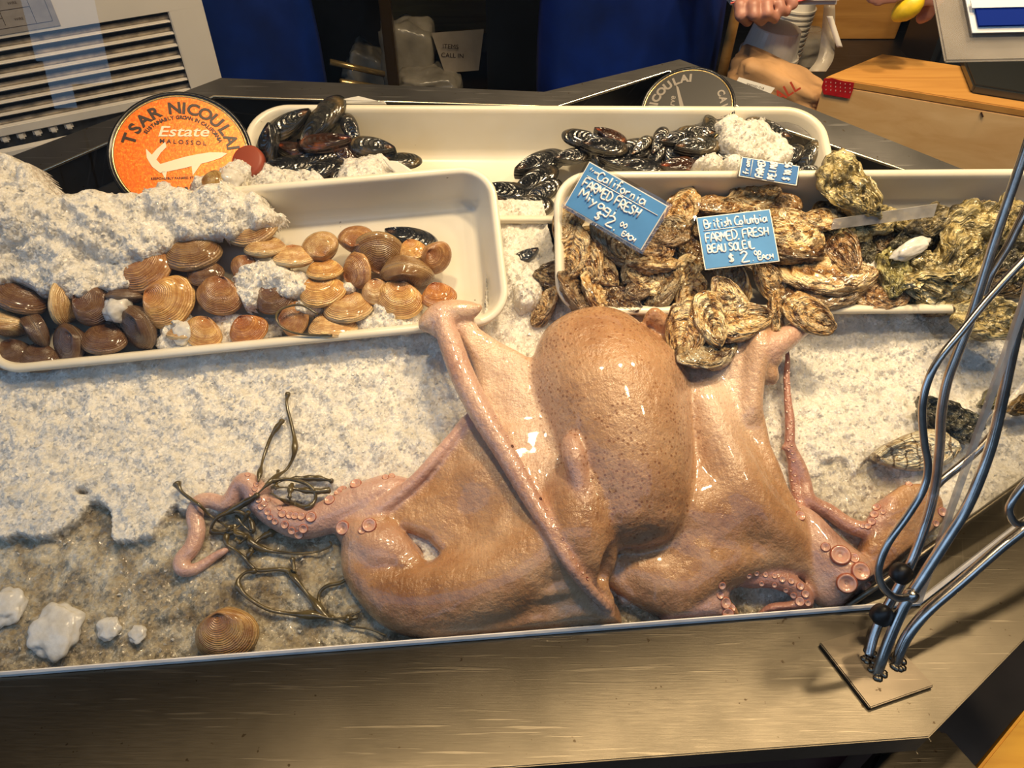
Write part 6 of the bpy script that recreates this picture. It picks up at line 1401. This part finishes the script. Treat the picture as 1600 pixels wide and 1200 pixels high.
# --- paper bag
M['kraft'] = simple('kraft_paper', (0.52, 0.30, 0.14), .75, 0, 14, .2, .004)
def crumple(pts3, name, mat, label, cat, amp=.006, seed=1, th=.0008, n=10):
    """bilinear crumpled sheet folded into a bag-like body"""
    bm = bmesh.new(); bmesh.ops.create_icosphere(bm, subdivisions=4, radius=1); c, sx_, sy_, sz_, Rm = pts3
    for w in bm.verts:
        d = w.co.copy(); f = max(abs(d.x), abs(d.y), abs(d.z)) ; d = d / (f ** .75)
        nn = 1 + .18 * mnoise.noise(d * 1.7 + V((seed, 0, 0))) + .16 * (1 - abs(mnoise.noise(d * 2.6 + V((0, seed, 0))))) + .05 * mnoise.noise(d * 8)
        w.co = V(c) + Rm @ V((d.x * sx_ * nn, d.y * sy_ * nn, d.z * sz_ * nn))
    me = bpy.data.meshes.new(name); bm.to_mesh(me); bm.free(); me.polygons.foreach_set('use_smooth', [True] * len(me.polygons)); return meta(link(name, me, mat), label, cat)
Rm = Matrix.Rotation(-.10, 3, 'Z') @ Matrix.Rotation(.35, 3, 'Y')
bag = crumple((Py(1225, 152, 1.24) + V((0, .03, 0)), .078, .045, .032, Rm), 'paper_bag', M['kraft'], 'crumpled brown kraft paper bag with red letters beside the cups', 'bag', seed=4)
bf = Face(Py(1222, 150, 1.185), Py(1262, 125, 1.185) - Py(1222, 150, 1.185), V((0, .2, 1))); m = MB(); line_text(m, bf, 'MALL', 0, -.006, .026, .0, .0004, .9)
tl_ = flat(m, 'red_lettering', simple('red_ink', (0.45, 0.05, 0.02), .6), bag)
m = MB(); lf = Face(Py(1160, 140, 1.175), V((1, 0, -.25)), V((0, .3, 1))); m.add([lf.p(x, y, 0) for x, y in ((-.020, -.018), (.038, -.018), (.050, .014), (-.012, .016))], [(0, 1, 2, 3)])
lb_ = flat(m, 'shipping_label', M['card_white'], bag); lb_.modifiers.new('t', 'SOLIDIFY').thickness = .0006
m = MB()
for k in range(5): line_text(m, lf, 'CA 94133 USA' if k % 2 else 'SEAFOOD 12 LB', .018, -.014 + k * .0055, .0042, .0006)
flat(m, 'label_print', M['ink'], bag)
# --- wooden box on the right
zB = 1.02; BL_ = Pz(1276, 178, zB)
d_ = ray(1290, 120); t_ = (BL_.x ** 2 + BL_.y ** 2) ** .5 / (d_.x ** 2 + d_.y ** 2) ** .5; ztop = CAMZ + d_.z * t_
TL_ = Pz(1290, 120, ztop); TRr = Pz(1602, 171, ztop); fx_ = (TRr - TL_).normalized(); TRr = TL_ + fx_ * .62; TBk = Pz(1378, 84, ztop); dx_ = TBk - TL_; nb_ = V((-fx_.y, fx_.x, 0)); dep = dx_.dot(nb_); skew = fx_ * dx_.dot(fx_)
wb = empty('wooden_box', tuple(TL_), 'big pale wooden box with a red sticker at the right, behind the oyster tray', 'box'); inv = Matrix.Translation(-wb.location)
def wfix(o): o.parent = wb; o.matrix_parent_inverse = inv; return o
dz_ = V((0, 0, ztop - .945))
q = [TL_ - dz_, TRr - dz_, TRr - dz_ + nb_ * dep, TL_ - dz_ + nb_ * dep + skew]
top_th = V((0, 0, .012))
wfix(MB().hexa(q + [p + dz_ - top_th for p in q]).build('box_body', M['wood_light'], bevel=.001)); wfix(MB().hexa([p + dz_ - top_th * .98 for p in q] + [p + dz_ for p in q]).build('box_lid', M['wood_orange'], bevel=.0015))
bfc = Face(TL_, fx_, V((0, 0, 1)))
def fpx(u, v, z): p = on_plane(u, v, TL_, bfc.n); d = p - TL_; return bfc.p(d.dot(bfc.x), d.dot(bfc.y), z)
st_pts = [(1288, 122), (1300, 121), (1318, 126), (1335, 128), (1333, 140), (1328, 153), (1310, 150), (1287, 146), (1284, 135)]
m = MB(); pts_ = [fpx(u, v, .001) for u, v in st_pts]; pts2 = [fpx(u, v, .0002) for u, v in st_pts]; n = len(pts_)
sgnz = 1 if (CAM - TL_).dot(bfc.n) > 0 else -1
m.add([p + bfc.n * (.001 * sgnz) for p in pts_], [tuple(range(n))]); o = wfix(flat(m, 'red_sticker', simple('red_sticker', (0.50, 0.015, 0.02), .35, 0, 60, .2), None)); o.modifiers.new('t', 'SOLIDIFY').thickness = .0008
m = MB()
for rI in range(3):
    for k in range(6): c_ = fpx(1292 + k * 7.5, 127 + rI * 6 + k * .8, .0022 * sgnz); m.box(c_, (.0035, .0008, .002))
wfix(m.build('sticker_marks', simple('pale_print', (0.65, 0.45, 0.42), .5)))
m = MB(); m.tube([fpx(1533, 175, .001 * sgnz), fpx(1536, 182, .002 * sgnz)], .0012, 6); wfix(m.build('nail_hole', M['ink']))
# dark tray on top of the box
p0_ = Pz(1516, 146, ztop); m = MB(); q = [p0_, p0_ + fx_ * .3, p0_ + fx_ * .3 + nb_ * .14, p0_ + nb_ * .12 - fx_ * .02]; m.hexa(q + [p + V((0, 0, .014)) for p in q])
meta(m.build('metal_tray', simple('dark_metal', (0.10, 0.105, 0.10), .3, .8), bevel=.003), 'dark metal tray with a bright edge lying on the wooden box', 'tray')
# dark container behind the box and amber cabinet panel
m = MB().box((.98, 1.60, 1.12), (.30, .16, .40)); meta(m.build('black_container', simple('black_plastic', (0.018, 0.02, 0.024), .3), bevel=.012), 'glossy black container standing behind the wooden box', 'container')
a = Py(1240, 72, 1.72); b = Py(1392, 80, 1.72)
m = MB().hexa([V((a.x, 1.72, .945)), V((b.x, 1.72, .945)), V((b.x, 1.76, .945)), V((a.x, 1.76, .945)), V((a.x, 1.72, 1.50)), V((b.x + .02, 1.72, 1.50)), V((b.x + .02, 1.76, 1.50)), V((a.x, 1.76, 1.50))]); meta(m.build('wooden_cabinet', M['wood_orange'], bevel=.002), 'amber wooden cabinet side standing behind the plastic cups', 'cabinet')
# hanging plastic strip
def band(pts, name, mat, label, cat, w):
    vs = []; fs = []
    for i, p in enumerate(pts): vs += [p - R_ * w[i], p + R_ * w[i]]
    for i in range(len(pts) - 1): fs.append((2 * i, 2 * i + 1, 2 * i + 3, 2 * i + 2))
    o = link(name, mesh(name, vs, fs), mat); s = o.modifiers.new('t', 'SOLIDIFY'); s.thickness = .001; return meta(o, label, cat)
M['film'] = simple('plastic_film', (0.55, 0.50, 0.42), .2, 0, 30, .15, .003, Alpha=.6)
band(smooth_path([Py(1296, 8, 1.34), Py(1294, 50, 1.34), Py(1290, 90, 1.32), Py(1276, 112, 1.30)], 5), 'plastic_strip', M['film'], 'crumpled clear plastic strip hanging from the wrapped package', 'strip', list(np.linspace(.009, .016, 16)))
band(smooth_path([Py(1296, 25, 1.33), Py(1304, 50, 1.325), Py(1312, 74, 1.32)], 5), 'paper_strip', M['card_white'], 'thin white torn paper strip hanging beside the plastic strip', 'strip', [.005] * 11)
crumple((Py(1246, 78, 1.62), .05, .04, .035, Matrix()), 'plastic_bag', M['film'], 'crumpled clear plastic bag between the cup stacks and wooden cabinet', 'bag', seed=9)
# --- dark rack in the middle
M['bronze'] = simple('dark_bronze', (0.20, 0.13, 0.06), .35, .8)
rk = empty('wire_rack', (-.25, 2.1, 0), 'dark metal rack with a vertical post, seen between the two blue aprons', 'rack'); inv = Matrix.Translation(-rk.location)
def rfix(o): o.parent = rk; o.matrix_parent_inverse = inv; return o
a = Py(608, 60, 1.95)
rfix(MB().box((a.x, 1.95, 1.0), (.028, .028, 2.0)).build('post', M['bronze'], bevel=.003))
for px_ in (.20,): rfix(MB().box((px_, 2.3, 1.0), (.028, .028, 2.0)).build('post', M['bronze'], bevel=.003))
l0, l1 = Py(530, 100, 1.90), Py(600, 116, 1.95)
rfix(MB().tube([l0 - (l1 - l0) * .2, l1], .008, 8).build('rail', M['brass'], smooth=True)); l0, l1 = Py(532, 128, 1.85), Py(600, 138, 1.95); rfix(MB().tube([l0, l1], .008, 8).build('rail', M['brass'], smooth=True))
sh_ = MB().box((-.02, 2.25, .60), (.90, .5, .02)); rfix(sh_.build('shelf', M['bronze'])); rfix(MB().box((-.02, 2.25, .96), (.90, .5, .02)).build('shelf', M['bronze']))
M['bagfilm'] = simple('milky_film', (0.42, 0.38, 0.31), .22, 0, 14, .2, .004)
crumple((Py(640, 100, 2.05) , .065, .05, .10, Matrix()), 'plastic_bag', M['bagfilm'], 'glossy clear plastic bag full of ice on the dark rack', 'bag', seed=3)
crumple((Py(580, 108, 2.15), .06, .05, .05, Matrix.Rotation(.5, 3, 'Y')), 'plastic_bag', M['bagfilm'], 'smaller plastic bag behind the rack post on the left', 'bag', seed=6)
crumple((Py(672, 128, 1.98), .07, .06, .03, Matrix()), 'paper_wad', M['bagfilm'], 'pale crumpled wrapping below the hanging paper sheet', 'wrapping', seed=7)
a = [Py(674, 52, 2.0), Py(756, 46, 2.0), Py(748, 110, 1.97), Py(695, 114, 1.97)]
o = prism(a, V((0, .003, 0)), 'paper_sheet', simple('note_paper', (0.40, 0.34, 0.27), .7, 0, 20, .1)); meta(o, 'white paper sheet with a short dark note standing on the rack', 'paper')
nf = Face(Py(707, 80, 1.98), V((1, 0, -.05)), V((0, 0, 1))); m = MB(); line_text(m, nf, 'ITEMS', -.005, .006, .016, 0); line_text(m, nf, 'CALL IN', 0, -.016, .016, 0); flat(m, 'note_print', M['ink'], o)
m = MB().box((Py(700, 14, 2.3).x, 2.3, Py(700, 14, 2.3).z + .02), (.34, .2, .10)); meta(m.build('wooden_crate', M['wood_orange'], bevel=.004), 'amber wooden crate high up on the dark rack', 'crate')
m = MB().box((Py(812, 60, 1.95).x, 1.95, .80), (.16, .18, .74)); meta(m.build('black_bin', simple('matt_black', (0.012, 0.011, 0.01), .6), bevel=.02), 'tall black bin standing left of the right blue apron', 'bin')
m = MB().tube([Py(1120, 150, 1.5), Py(1134, 90, 1.5), Py(1152, 10, 1.5), Py(1156, -20, 1.5)], .010, 10); m.tube([Py(1104, 120, 1.55), Py(1112, 60, 1.55), Py(1120, -10, 1.55)], .007, 8)
meta(m.build('wooden_pole', M['wood_orange'], smooth=True), 'two thin wooden poles between the right apron and the cups', 'pole')
